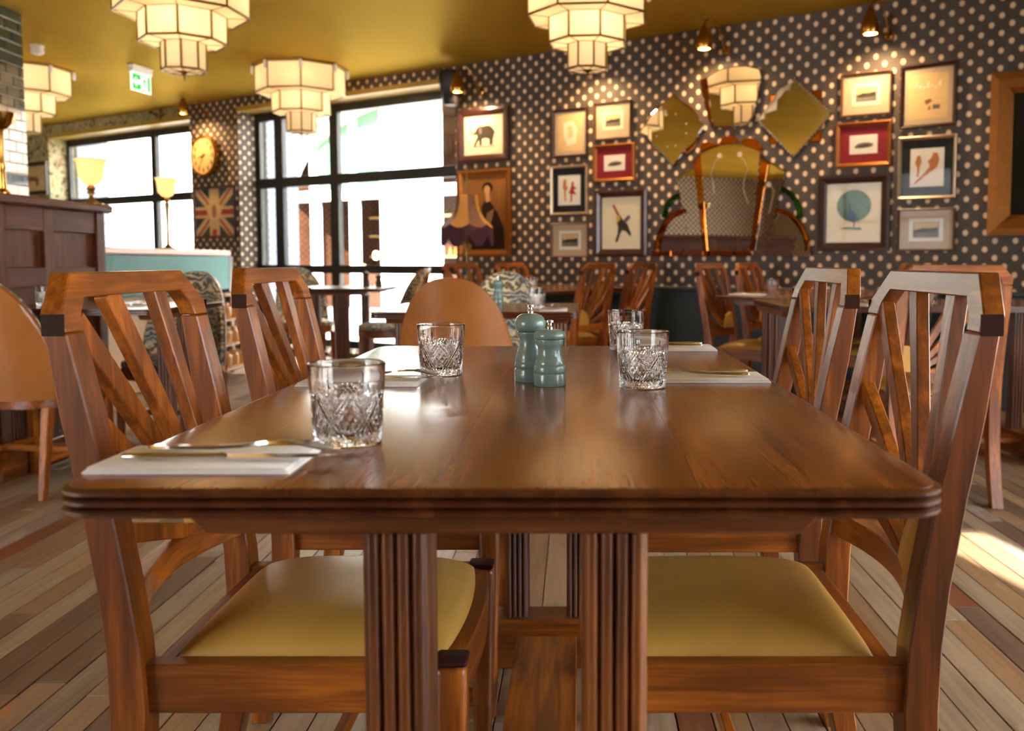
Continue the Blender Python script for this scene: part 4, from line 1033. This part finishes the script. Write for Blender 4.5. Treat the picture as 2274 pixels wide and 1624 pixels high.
# ------------------------------------------------------------------ mirrors (crop coordinates of the mirror group -> wall)
def mpt(x_, y_): return wpx(1400 + x_ / 3.456, 130 + y_ / 3.456)
class Mir:
    def __init__(s, name, label, base):
        s.s0, s.z0 = mpt(*base); s.root = empty(name, wl(s.s0, 0.002, s.z0), WA, label, 'mirror', 'art deco mirrors')
    def loc(s, pts): return [(a - s.s0, c - s.z0) for a, c in (mpt(*p) for p in pts)]
    def pane(s, name, pts, mat, y0=-0.012, y1=-0.004, bev=0.004):
        b = BM(); p = s.loc(pts); n = len(p); cx_ = sum(q[0] for q in p) / n; cz_ = sum(q[1] for q in p) / n
        inn = [(cx_ + (x_ - cx_) * 0.95, cz_ + (z_ - cz_) * 0.95) for x_, z_ in p]
        loft(b, [[V(x_, y1, z_) for x_, z_ in p], [V(x_, y0 + bev, z_) for x_, z_ in p], [V(x_, y0, z_) for x_, z_ in inn]])
        return obj(name, b, mat, s.root, smooth=0)
    def arc(s, name, cx_, cy_, rx, ry, a0, a1, w_, mat, n=18, y0=-0.03):
        """flat curved strip"""
        b = BM(); rings = []
        for k in range(n + 1):
            a = R(a0 + (a1 - a0) * k / n)
            po, pi = s.loc([(cx_ + rx * math.cos(a), cy_ - ry * math.sin(a)), (cx_ + (rx - w_) * math.cos(a), cy_ - (ry - w_) * math.sin(a))])
            pm = ((po[0] + pi[0]) / 2, (po[1] + pi[1]) / 2)
            rings.append([V(po[0], -0.006, po[1]), V(po[0], y0 * 0.7, po[1]), V(pm[0], y0, pm[1]), V(pi[0], y0 * 0.7, pi[1]), V(pi[0], -0.006, pi[1])])
        loft(b, rings); return obj(name, b, mat, s.root, smooth=20)
m = Mir('fan_mirror', 'large fan-shaped art deco mirror with amber arches', (790, 1520))
for k in range(2):
    sg = 1 if k else -1
    cx_ = 790 + sg * 330
qd = lambda cx_, cy_, r0, r1, a0, a1, n=10: [(cx_ + r0 * math.cos(R(a0 + (a1 - a0) * k / n)), cy_ - r1 * math.sin(R(a0 + (a1 - a0) * k / n))) for k in range(n + 1)]
m.pane('outer_panel', [(560, 1490), (215, 1490)] + qd(440, 1490, 225, 340, 180, 100), 'mirror')
m.pane('outer_panel', [(960, 1490), (1360, 1490)] + qd(1120, 1490, 240, 340, 0, 80), 'mirror')
m.pane('wing_panel', [(590, 1492), (470, 1492), (360, 920), (450, 860), (540, 830)], 'mirror', -0.022, -0.010)
m.pane('wing_panel', [(960, 1492), (1040, 1492), (1200, 870), (1130, 820), (1070, 795)], 'mirror', -0.022, -0.010)
m.pane('centre_panel', [(600, 1495), (935, 1495), (1020, 720), (960, 685), (860, 660), (740, 655), (620, 690), (540, 735)], 'mirror', -0.032, -0.018)
m.pane('amber_stripe', [(925, 1496), (960, 1496), (1075, 800), (1015, 770)], 'mirror_amber', -0.040, -0.024)
m.pane('amber_stripe', [(575, 1496), (606, 1496), (548, 735), (500, 800)], 'mirror_amber', -0.040, -0.024)
for pts in ([(540, 720), (560, 655), (620, 640), (690, 665), (620, 690)], [(690, 660), (720, 610), (790, 592), (860, 640), (790, 655)], [(862, 655), (880, 615), (960, 615), (1020, 680), (1020, 720)]):
    m.pane('amber_scallop', pts, 'mirror_amber', -0.036, -0.016)
m.arc('amber_arch', 440, 1500, 245, 345, 180, 92, 34, 'mirror_amber', y0=-0.045); m.arc('amber_arch', 1120, 1500, 270, 350, 0, 90, 36, 'mirror_amber', y0=-0.045)
m.arc('green_arch', 440, 1230, 195, 205, 178, 105, 40, 'mirror_green'); m.arc('green_arch', 1150, 1230, 175, 245, 0, 82, 40, 'mirror_green')
for x0, x1, mt in ((190, 330, 'mirror_amber'), (330, 575, 'mirror_rose'), (575, 950, 'mirror_amber'), (950, 1400, 'mirror')):
    m.pane('base_strip', [(x0, 1478), (x1, 1478), (x1, 1518), (x0, 1518)], mt, -0.05, -0.012)
M['etched'] = plain('etched_frost', (178, 170, 150), 0.5)
for fx, fy, st in ((698, 752, [(660, 800), (630, 890), (650, 960), (655, 1040)]), (852, 740, [(890, 790), (915, 850), (885, 930), (880, 1010), (920, 1120)]), (1072, 970, [(1110, 1010), (1095, 1100), (1075, 1190)])):
    b = BM(); c_ = m.loc([(fx, fy)])[0]
    for k in range(8):
        a = R(45 * k); d = (math.cos(a), math.sin(a)); n_ = (-d[1], d[0]); L_ = 0.022
        poly_prism(b, [(c_[0], c_[1]), (c_[0] + d[0] * L_ * 0.7 + n_[0] * 0.007, c_[1] + d[1] * L_ * 0.7 + n_[1] * 0.007), (c_[0] + d[0] * L_, c_[1] + d[1] * L_), (c_[0] + d[0] * L_ * 0.7 - n_[0] * 0.007, c_[1] + d[1] * L_ * 0.7 - n_[1] * 0.007)], Matrix(), -0.0340, -0.0325)
    obj('etched_flower', b, 'etched', m.root, smooth=0)
    b = BM(); tube(b, [V(x_, -0.0335, z_) for x_, z_ in m.loc([(fx, fy)] + st)], 0.0016, 6); obj('etched_stem', b, 'etched', m.root)
m = Mir('pointed_mirror', 'pointed round mirror with amber edge, left of the mirror group', (335, 840))
m.pane('amber_disc', [(335 + 208 * math.cos(R(a)), 545 + 222 * math.sin(R(a))) for a in range(0, 360, 12)], 'mirror_amber', -0.014, -0.004)
m.pane('mirror_plate', [(340, 275), (375, 310), (440, 370), (520, 430), (545, 490), (588, 515), (540, 580), (510, 650), (420, 725), (335, 842), (250, 735), (170, 660), (135, 600), (78, 570), (130, 500), (170, 430), (240, 360), (305, 310)], 'mirror', -0.026, -0.014)
b = BM()
for x_, y_ in ((295, 435), (360, 430), (215, 530), (440, 505), (215, 600), (440, 578), (295, 680), (358, 672)):
    c_ = m.loc([(x_, y_)])[0]; lathe(b, [(0.006, 0.026), (0.006, 0.028)], 10, T=Matrix.Translation((c_[0], 0, c_[1])) @ RX)
obj('etched_dots', b, 'etched', m.root)
m = Mir('fluted_mirror', 'tapering mirror with scalloped top catching a chandelier reflection', (770, 535))
m.pane('amber_stripe', [(540, 170), (596, 148), (640, 530), (610, 480)], 'mirror_amber', -0.014, -0.004)
m.pane('mirror_plate', [(592, 150), (640, 118), (700, 85), (800, 62), (900, 58), (1005, 82), (1022, 140), (995, 290), (960, 440), (900, 530), (650, 537), (630, 470)], 'mirror', -0.026, -0.012)
m = Mir('diamond_mirror', 'diamond mirror with beaded edges over an amber square', (1262, 760))
m.pane('amber_square', [(1072, 280), (1475, 245), (1468, 640), (1072, 662)], 'mirror_amber', -0.014, -0.004)
m.pane('mirror_plate', [(1270, 160), (1562, 425), (1262, 762), (982, 480)], 'mirror', -0.028, -0.014)
b = BM()
for (xa, ya), (xb, yb) in (((1270, 160), (1562, 425)), ((1562, 425), (1262, 762)), ((1262, 762), (982, 480))):
    for k in range(15):
        c_ = m.loc([(xa + (xb - xa) * k / 14, ya + (yb - ya) * k / 14)])[0]
        lathe(b, [(0.002, 0.036), (0.008, 0.033), (0.0095, 0.027), (0.008, 0.021)], 8, T=Matrix.Translation((c_[0], 0, c_[1])) @ RX)
tag(obj('beaded_edge', b, 'chrome', m.root), kind='stuff')
b = BM(); st_ = [(1270, 165), (1225, 205), (1225, 240), (1160, 250), (1150, 290), (1145, 330), (1145, 405), (1045, 430), (1045, 470), (985, 480)]
m.pane('stepped_edge', [(1275, 170), (1215, 210), (1215, 245), (1150, 250), (1140, 290), (1135, 400), (1040, 430), (1035, 470), (990, 480), (1040, 420), (1160, 300), (1240, 200)], 'etched', -0.034, -0.028, 0.001)

# ------------------------------------------------------------------ stepped octagonal chandeliers
def make_chandelier():
    root = empty('chandelier', cat='chandelier')
    tiers = [(0.388, 0.0, -0.235), (0.252, -0.235, -0.405), (0.128, -0.405, -0.575)]
    def oct_(r, z, a0=17.1): return [V(r * math.cos(R(a0 + 45 * k)), r * math.sin(R(a0 + 45 * k)), z) for k in range(8)]
    b = BM(); loft(b, [oct_(0.418, -0.012), oct_(0.418, 0.0)]); obj('ceiling_plate', b, 'bronze', root, smooth=0)
    for i, (r, z1, z0) in enumerate(tiers):
        z1 = z1 - 0.012 if i == 0 else z1
        A, B = oct_(r, z1), oct_(r, z0); rn = tiers[i + 1][0] if i < 2 else 0.03
        C_ = oct_(rn, z0 - 0.004)
        for k in range(8):
            k2 = (k + 1) % 8
            b = BM(); n_ = ((A[k] + A[k2]) / 2); n_.z = 0; n_ = n_.normalized() * 0.003
            loft(b, [[A[k], A[k2], B[k2], B[k]], [A[k] - n_, A[k2] - n_, B[k2] - n_, B[k] - n_]]); obj('glass_panel', b, 'opal', root, smooth=0)
            b = BM(); up = V(0, 0, 0.003)
            loft(b, [[B[k], B[k2], C_[k2], C_[k]], [B[k] + up, B[k2] + up, C_[k2] + up, C_[k] + up]]); obj('soffit_panel', b, 'opal', root, smooth=0)
        b = BM()
        for k in range(8):
            k2 = (k + 1) % 8; tube(b, [A[k], B[k]], 0.007, 6)
            tube(b, [A[k], A[k2]], 0.007, 6); tube(b, [B[k], B[k2]], 0.008, 6)
            tube(b, [B[k], C_[k]], 0.004, 6)
        obj('tier_frame', b, 'bronze', root, smooth=40)
    b = BM(); lathe(b, [(0.004, -0.575), (0.035, -0.579), (0.02, -0.59), (0.006, -0.60), (0.009, -0.612), (0.004, -0.64)], 12); obj('finial', b, 'bronze', root)
    for k in range(8):
        p = oct_(0.413, -0.03)[k]; b = BM(); lathe(b, [(0.012, -0.05), (0.016, -0.02), (0.012, 0.02)], 8, p); obj('hook', b, 'white', root)
    for n_, r_, z_, e_, a0 in ((4, 0.28, -0.13, 7.0, 17.1), (4, 0.17, -0.30, 3.5, 17.1)):
        for k in range(n_):
            a = R(a0 + 360 * k / n_)
            d = bpy.data.lights.new('bulb_light', 'POINT'); d.energy = e_; d.shadow_soft_size = 0.03; d.color = (1.0, 0.86, 0.66)
            lo = bpy.data.objects.new('bulb_light', d); COL.objects.link(lo); lo.parent = root; lo.location = (r_ * math.cos(a), r_ * math.sin(a), z_)
    return root
ch0 = make_chandelier(); chu = []
for (x_, y_, lb) in ((-2.49, 8.25, 'stepped octagonal chandelier hanging before the tall window'), (-2.41, 5.62, 'stepped octagonal chandelier large at the top left'),
                     (0.068, 5.80, 'stepped octagonal chandelier at the top centre above the pictures'), (-5.02, 8.30, 'stepped octagonal chandelier at the far left behind the tiled pillar'),
                     (0.068, 3.0, 'unseen stepped octagonal chandelier added overhead to light the front table')):  # this last copy hangs out of view, added to light the front table
    o = place(ch0, chu, (x_, y_, ZCEIL), 0, lb, 'chandeliers')
    o.scale = (1, 1, 0.92 if y_ == 5.80 else 1)

# ------------------------------------------------------------------ brass shell wall lights
def make_sconce():
    root = empty('wall_light', cat='wall light')      # origin on the wall; local y points into the wall
    b = BM(); lathe(b, [(0.03, 0), (0.032, 0.008), (0.015, 0.016), (0.012, 0.03)], 16, T=RX); obj('wall_plate', b, 'brass', root)
    b = BM(); tube(b, [V(0, -0.02, 0), V(0, -0.06, 0.05), V(-0.01, -0.13, 0.16), V(-0.03, -0.2, 0.2), V(-0.05, -0.25, 0.17), V(-0.06, -0.26, 0.13)], 0.006, 8); obj('arm', b, 'brass', root)
    b = BM(); lathe(b, [(0.006, 0.145), (0.014, 0.13), (0.034, 0.085), (0.055, 0.03), (0.063, -0.005), (0.055, -0.035), (0.05, -0.03), (0.057, -0.005), (0.048, 0.03), (0.01, 0.12)], 20, (-0.06, -0.26, 0.0)); obj('shell_shade', b, 'brass', root)
    b = BM(); box(b, 0.025, 0.035, -0.02, -0.008, -0.05, 0.03); obj('ornament', b, 'gold', root, bev=0.003)
    d = bpy.data.lights.new('bulb_light', 'SPOT'); d.energy = 72.0; d.spot_size = R(150); d.spot_blend = 1.0; d.shadow_soft_size = 0.04; d.color = (1.0, 0.62, 0.30)
    lo = bpy.data.objects.new('bulb_light', d); COL.objects.link(lo); lo.parent = root; lo.location = (-0.05, -0.24, -0.02)
    lo.rotation_euler = Vector((0.02, 0.22, -0.97)).to_track_quat('-Z', 'Y').to_euler()
    return root
sc0 = make_sconce(); su = []
for u, v, lb in ((1612, 112, 'brass shell wall light above the mirror group'), (1975, 80, 'brass shell wall light above the right picture cluster'),
                 (1070, 205, 'brass shell wall light above the elephant print'), (1345, 150, 'brass shell wall light behind the centre chandelier'), (462, 252, 'brass shell wall light above the clock')):
    s_, z_ = wpx(u, v); place(sc0, su, wl(s_, 0.002, z_), WA, lb, 'brass wall lights')

# loudspeaker
p = wl(*([wpx(1000, 195, 0.2)[0], 0.2])); zsp = wpx(1000, 195, 0.2)[1]
sp_ = empty('loudspeaker', (p.x, p.y, zsp), WA + R(18), 'black loudspeaker mounted high beside the tall window', 'speaker')
b = BM(); loft(b, [[V(x_ * k, y_ * k + oy, zz) for x_, y_ in rr_outline(0.085, 0.075, 0.04, 3)] for zz, k, oy in ((-0.145, 0.62, 0.03), (-0.11, 0.78, 0.02), (0.0, 0.94, 0.0), (0.10, 1.05, -0.02), (0.145, 0.85, -0.01))]); obj('cabinet', b, 'black', sp_, smooth=50)
b = BM(); tube(b, [V(0.0, 0.06, 0), V(0.02, 0.12, 0.0), V(0.02, 0.155, 0)], 0.014, 8); obj('bracket', b, 'black', sp_)

# fringed floor lamp
fp = on_y(1037, 500, 7.35)
fl = empty('floor_lamp', (fp.x, fp.y, 0), 0.2, 'standard lamp with fringed purple and gold shade', 'lamp')
b = BM(); lathe(b, [(0.14, 0), (0.14, 0.015), (0.05, 0.04), (0.014, 0.07), (0.012, 0.6), (0.02, 0.63), (0.011, 0.66), (0.010, 1.58), (0.004, 1.72)], 16); obj('pole', b, 'bronze', fl)
M['shade_purple'] = plain('plum_silk', (70, 30, 44), 0.6, vary=0.15); M['shade_gold'] = lampglass('gold_silk', (200, 150, 80), (255, 190, 100), 0.12); M['shade_bronze'] = plain('bronze_brocade', (112, 70, 48), 0.6, vary=0.3, vscale=30)
sh = [(0.085, 1.49), (0.092, 1.43), (0.108, 1.37), (0.14, 1.31), (0.185, 1.265), (0.205, 1.245)]
for k in range(8):
    b = BM(); rows = []
    for r, z in sh: rows.append([V(r * math.cos(R(45 * k + j * 9)) * (1 + 0.03 * math.sin(math.pi * j / 5)), r * math.sin(R(45 * k + j * 9)) * (1 + 0.03 * math.sin(math.pi * j / 5)), z - 0.03 * math.sin(math.pi * j / 5) * (1.49 - z) / 0.245) for j in range(6)])
    inn = [[p_ * 1.0 - V(p_.x, p_.y, 0).normalized() * 0.003 for p_ in r_] for r_ in rows]
    va = [[b.verts.new(p_) for p_ in r_] for r_ in rows]; vb = [[b.verts.new(p_) for p_ in r_] for r_ in inn]
    for i in range(5):
        for j in range(5): b.faces.new((va[i][j], va[i][j + 1], va[i + 1][j + 1], va[i + 1][j])); b.faces.new((vb[i][j], vb[i + 1][j], vb[i + 1][j + 1], vb[i][j + 1]))
    obj('shade_panel', b, ('shade_bronze', 'shade_gold')[k % 2] if k not in (2, 3) else 'shade_bronze', fl, smooth=50)
b = BM()
for k in range(150):
    a = 2 * math.pi * k / 150; w_ = abs(math.sin(4 * a)); r = 0.205 * (1 + 0.03 * w_); z = 1.245 - 0.03 * w_
    tube(b, [V(r * math.cos(a), r * math.sin(a), z + 0.01), V(r * 1.01 * math.cos(a), r * 1.01 * math.sin(a), z - 0.085 - 0.05 * w_)], 0.0042, 5)
tag(obj('fringe', b, 'shade_purple', fl), 'plum silk fringe', kind='stuff')

# ------------------------------------------------------------------ exit sign and smoke detector
M['sign_green'] = lampglass('lit_green_sign', (40, 170, 60), (60, 210, 70), 0.55); M['sign_white'] = lampglass('lit_white_sign', (235, 240, 235), (240, 255, 240), 0.75)
ang = math.atan2(0.984, 0.177)
ex = empty('exit_sign', (-3.94, 8.08, ZCEIL), ang, 'hanging green and white exit sign with arrow and running figure', 'sign')
# local x runs away from the camera, the printed side is local -y
b = BM(); box(b, 0, 0.28, -0.03, 0.03, -0.02, 0.0); obj('ceiling_bar', b, 'white', ex, bev=0.004)
b = BM(); box(b, 0.0, 0.28, -0.022, 0.022, -0.065, -0.03); box(b, 0.02, 0.03, -0.01, 0.01, -0.03, -0.02); box(b, 0.25, 0.26, -0.01, 0.01, -0.03, -0.02); obj('lamp_housing', b, 'white', ex, bev=0.004)
b = BM(); box(b, 0.005, 0.275, -0.004, 0.004, -0.225, -0.065); obj('panel', b, 'sign_white', ex, smooth=0)
def sflat(nm, pts, mt, lay=1):
    b = BM(); poly_prism(b, pts, Matrix(), -0.0045 - 0.0006 * lay, -0.0040 - 0.0006 * lay); obj(nm, b, mt, ex, smooth=0)
sflat('green_field', [(0.02, -0.21), (0.135, -0.21), (0.135, -0.075), (0.02, -0.075)], 'sign_green'); sflat('green_field', [(0.225, -0.21), (0.262, -0.21), (0.262, -0.075), (0.225, -0.075)], 'sign_green')
sflat('arrow', [(0.03, -0.142), (0.075, -0.095), (0.075, -0.125), (0.125, -0.125), (0.125, -0.16), (0.075, -0.16), (0.075, -0.19)], 'sign_white', 2)
sflat('running_figure', ell(0.185, -0.092, 0.011, 0.012, 12), 'sign_green', 2)
sflat('running_figure', [(0.165, -0.11), (0.2, -0.108), (0.215, -0.13), (0.208, -0.135), (0.195, -0.122), (0.19, -0.15), (0.205, -0.175), (0.2, -0.205), (0.19, -0.2), (0.192, -0.178), (0.176, -0.16), (0.165, -0.18), (0.145, -0.18), (0.146, -0.17), (0.158, -0.168), (0.17, -0.145), (0.168, -0.122), (0.155, -0.14), (0.148, -0.135)], 'sign_green', 2)
b = BM(); lathe(b, [(0.05, 0), (0.052, -0.02), (0.045, -0.03), (0.045, -0.04), (0.05, -0.045), (0.048, -0.065), (0.03, -0.075)], 24, (0, 0, 0))
sd = obj('smoke_detector', b, 'white'); sd.location = (on_z(82, 100, ZCEIL).x, on_z(82, 100, ZCEIL).y, ZCEIL); tag(sd, 'white smoke detector on the ceiling at the left', 'smoke detector')

# ------------------------------------------------------------------ left side: partition, tiled pillar, counter, lamps
PX = -2.72
def py_(u, v=450): return on_x(u, v, PX).y
yE, yS = py_(226), 3.0
pt = empty('partition', (PX, yE, 0), 0, 'panelled dark wood booth partition at the left', 'partition')
HP = 1.235
def pbox(nm, y0, y1, z0, z1, x0, x1, mt, bv=0.003):
    b = BM(); box(b, x0, x1, y0 - yE, y1 - yE, z0, z1); return obj(nm, b, mt, pt, bev=bv)
pbox('cap_rail', yS - 0.02, yE + 0.04, HP, HP + 0.045, -0.11, 0.045, 'panel_y', 0.008)
pbox('end_post', yE - 0.085, yE, 0, HP, -0.085, 0.012, 'panel_z')
stiles = [py_(103) - 0.04, py_(-10) - 0.04, py_(-140) - 0.04]
edges = [yE - 0.085]
for y0 in stiles: pbox('stile', y0, y0 + 0.09, 0, HP, -0.07, 0.006, 'panel_z'); edges += [y0 + 0.09, y0]
edges.append(yS)
for z0, z1 in ((HP - 0.12, HP), (0.83, 0.93), (0.38, 0.46), (0, 0.14)):
    for k in range(0, len(edges), 2): pbox('rail', edges[k + 1], edges[k], z0, z1, -0.07, 0.004, 'panel_y')
for z0, z1 in ((0.93, HP - 0.12), (0.46, 0.83), (0.14, 0.38)):
    for k in range(0, len(edges), 2): pbox('panel', edges[k + 1], edges[k], z0, z1, -0.06, -0.016, 'panel_z', 0)

# tiled pillar
TG = [plain('green_glaze_%d' % i, c, 0.12, coat=0.4) for i, c in enumerate(((30, 56, 54), (36, 64, 60), (26, 48, 48)))]
TCm = [plain('cream_glaze_%d' % i, c, 0.14, coat=0.4) for i, c in enumerate(((214, 196, 182), (206, 186, 172)))]
TN = plain('navy_glaze', (36, 48, 62), 0.12, coat=0.4)
M['grout'] = plain('pale_grout', (186, 176, 164), 0.9)
pil = empty('tiled_pillar', (-4.21, 6.19, 0), 0, 'pillar clad in dark green and cream brick tiles', 'pillar')
b = BM(); box(b, -0.292, 0.292, -0.282, 0.282, 0, ZCEIL); obj('core', b, 'grout', pil, smooth=0)
tmesh = {}
def tile_mesh(w_, mi, mt):
    key = (round(w_, 3), mi)
    if key not in tmesh:
        b = BM(); box(b, -w_ / 2, w_ / 2, -0.008, 0, -0.0345, 0.0345); bevel(b, 0.003)
        me = bpy.data.meshes.new('tile'); b.to_mesh(me); b.free(); me.materials.append(mt); tmesh[key] = me
    return tmesh[key]
TW, THt = 0.150, 0.0755
for row in range(36):
    zc_ = ZCEIL - 0.038 - row * THt
    if zc_ < 0.03: break
    for face in (0, 1):
        half = 0.29 if face == 0 else 0.30
        x_ = -half - (TW / 2 if row % 2 else 0)
        while x_ < half - 0.01:
            a0, a1 = max(x_, -half) + 0.003, min(x_ + TW, half) - 0.003
            x_ += TW
            if a1 - a0 < 0.02: continue
            if zc_ > 2.05 or zc_ < 1.40: mi, mt = (row * 7 + int(x_ * 40)) % 3, None; mt = TG[mi]
            elif 1.50 < zc_ < 1.56: mi, mt = 9, TN
            else: mi = 5 + (row + int(x_ * 30)) % 2; mt = TCm[mi - 5]
            o = bpy.data.objects.new('tile', tile_mesh(a1 - a0, mi, mt)); COL.objects.link(o); o.parent = pil
            if face == 0: o.location = (0.292, (a0 + a1) / 2, zc_); o.rotation_euler = (0, 0, R(90))
            else: o.location = ((a0 + a1) / 2, -0.282, zc_)

# lamps on the partition and counter
def make_shade_lamp(stem):
    root = empty('table_lamp', cat='lamp')
    b = BM(); lathe(b, [(0.065, 0), (0.065, 0.008), (0.03, 0.02), (0.013, 0.04), (0.011, stem * 0.5), (0.016, stem * 0.8), (0.022, stem - 0.05), (0.012, stem - 0.04), (0.024, stem - 0.02), (0.012, stem)], 20); obj('stem', b, 'bronze', root)
    b = BM(); pr = [(0.012, stem), (0.04, stem + 0.012), (0.062, stem + 0.045), (0.066, stem + 0.085), (0.071, stem + 0.12), (0.082, stem + 0.145)]
    lathe(b, pr + [(r - 0.004, z + 0.001) for r, z in reversed(pr)], 32, caps=False); obj('glass_shade', b, 'amber_shade', root)
    d = bpy.data.lights.new('bulb_light', 'POINT'); d.energy = 3.0; d.shadow_soft_size = 0.02; d.color = (1.0, 0.75, 0.45)
    lo = bpy.data.objects.new('bulb_light', d); COL.objects.link(lo); lo.parent = root; lo.location = (0, 0, stem + 0.08)
    return root
la = make_shade_lamp(0.11); q_ = on_x(203, 440, PX - 0.03); la.location = (q_.x, q_.y, HP + 0.045); tag(la, 'amber glass bell lamp on the end of the partition', 'lamp', 'bell shade lamps')
CX, CZ = -3.0, 1.02
lb_ = make_shade_lamp(0.40); q_ = on_x(374, 560, CX - 0.15); lb_.location = (q_.x, q_.y, CZ + 0.03); tag(lb_, 'amber glass bell lamp with tall dark stem on the teal counter', 'lamp', 'bell shade lamps')
ul = empty('brass_uplighter', (PX - 0.04, py_(24, 420), HP + 0.045), 0, 'brass bowl uplighter standing on the partition by the pillar', 'lamp')
b = BM(); lathe(b, [(0.035, 0), (0.035, 0.01), (0.018, 0.03), (0.016, 0.12), (0.020, 0.13), (0.013, 0.16), (0.015, 0.30), (0.02, 0.31)], 20); obj('stem', b, 'brass', ul)
b = BM(); lathe(b, [(0.012, 0.31), (0.03, 0.315), (0.055, 0.34), (0.068, 0.375), (0.072, 0.39), (0.067, 0.388), (0.05, 0.345), (0.01, 0.32)], 24); obj('bowl', b, 'brass', ul)

# teal counter
yC0, yC1 = 5.35, on_x(508, 600, CX).y
M['copper_top'] = plain('rose_copper_top', (206, 150, 132), 0.3); M['pale_front'] = plain('pale_ply_front', (196, 160, 128), 0.5, vary=0.1)
ct = empty('counter', (CX, yC1, 0), 0, 'teal-fronted counter with a rose top before the left window', 'counter')
def cbox(nm, x0, x1, y0, y1, z0, z1, mt, bv=0.004):
    b = BM(); box(b, x0, x1, y0 - yC1, y1 - yC1, z0, z1); return obj(nm, b, mt, ct, bev=bv)
cbox('worktop', -0.6, 0.02, yC0, yC1 + 0.01, CZ - 0.015, CZ + 0.03, 'copper_top', 0.008)
cbox('fascia', -0.04, 0.0, yC0, yC1, 0.72, CZ - 0.015, 'teal'); cbox('base', -0.55, -0.20, yC0, yC1 - 0.02, 0.0, CZ - 0.015, 'pale_front'); cbox('end_panel', -0.58, 0.0, yC1, yC1 + 0.10, 0.0, CZ - 0.02, 'navy')
# brass shelf rack in front of the counter, with jars
rk = empty('shelf_rack', (CX + 0.12, yC1 - 0.35, 0), 0, 'gold metal shelf rack standing below the teal counter', 'rack')
for sx in (-0.09, 0.09):
    for sy in (-0.3, 0.3):
        b = BM(); tube(b, [V(sx, sy, 0), V(sx, sy, 0.70)], 0.009, 8); obj('upright', b, 'gold', rk)
for z_ in (0.08, 0.28, 0.48, 0.68):
    b = BM(); box(b, -0.1, 0.1, -0.31, 0.31, z_, z_ + 0.012); obj('shelf', b, 'pale_front', rk, bev=0.002)
M['jar'] = plain('honey_jar', (206, 160, 100), 0.15, coat=0.4)
for i, z_ in enumerate((0.092, 0.292, 0.492)):
    for j in range(4):
        b = BM(); lathe(b, [(0.045, 0), (0.052, 0.01), (0.052, 0.09), (0.035, 0.11), (0.035, 0.13)], 14); o = obj('jar', b, 'jar'); o.location = (CX + 0.12, yC1 - 0.35 - 0.22 + 0.145 * j, z_)
        tag(o, 'honey-coloured jar, %s on the %s shelf of the gold rack' % (('nearest', 'second nearest', 'third nearest', 'farthest')[j], ('bottom', 'middle', 'upper')[i]), 'jar', 'jars on the gold rack')
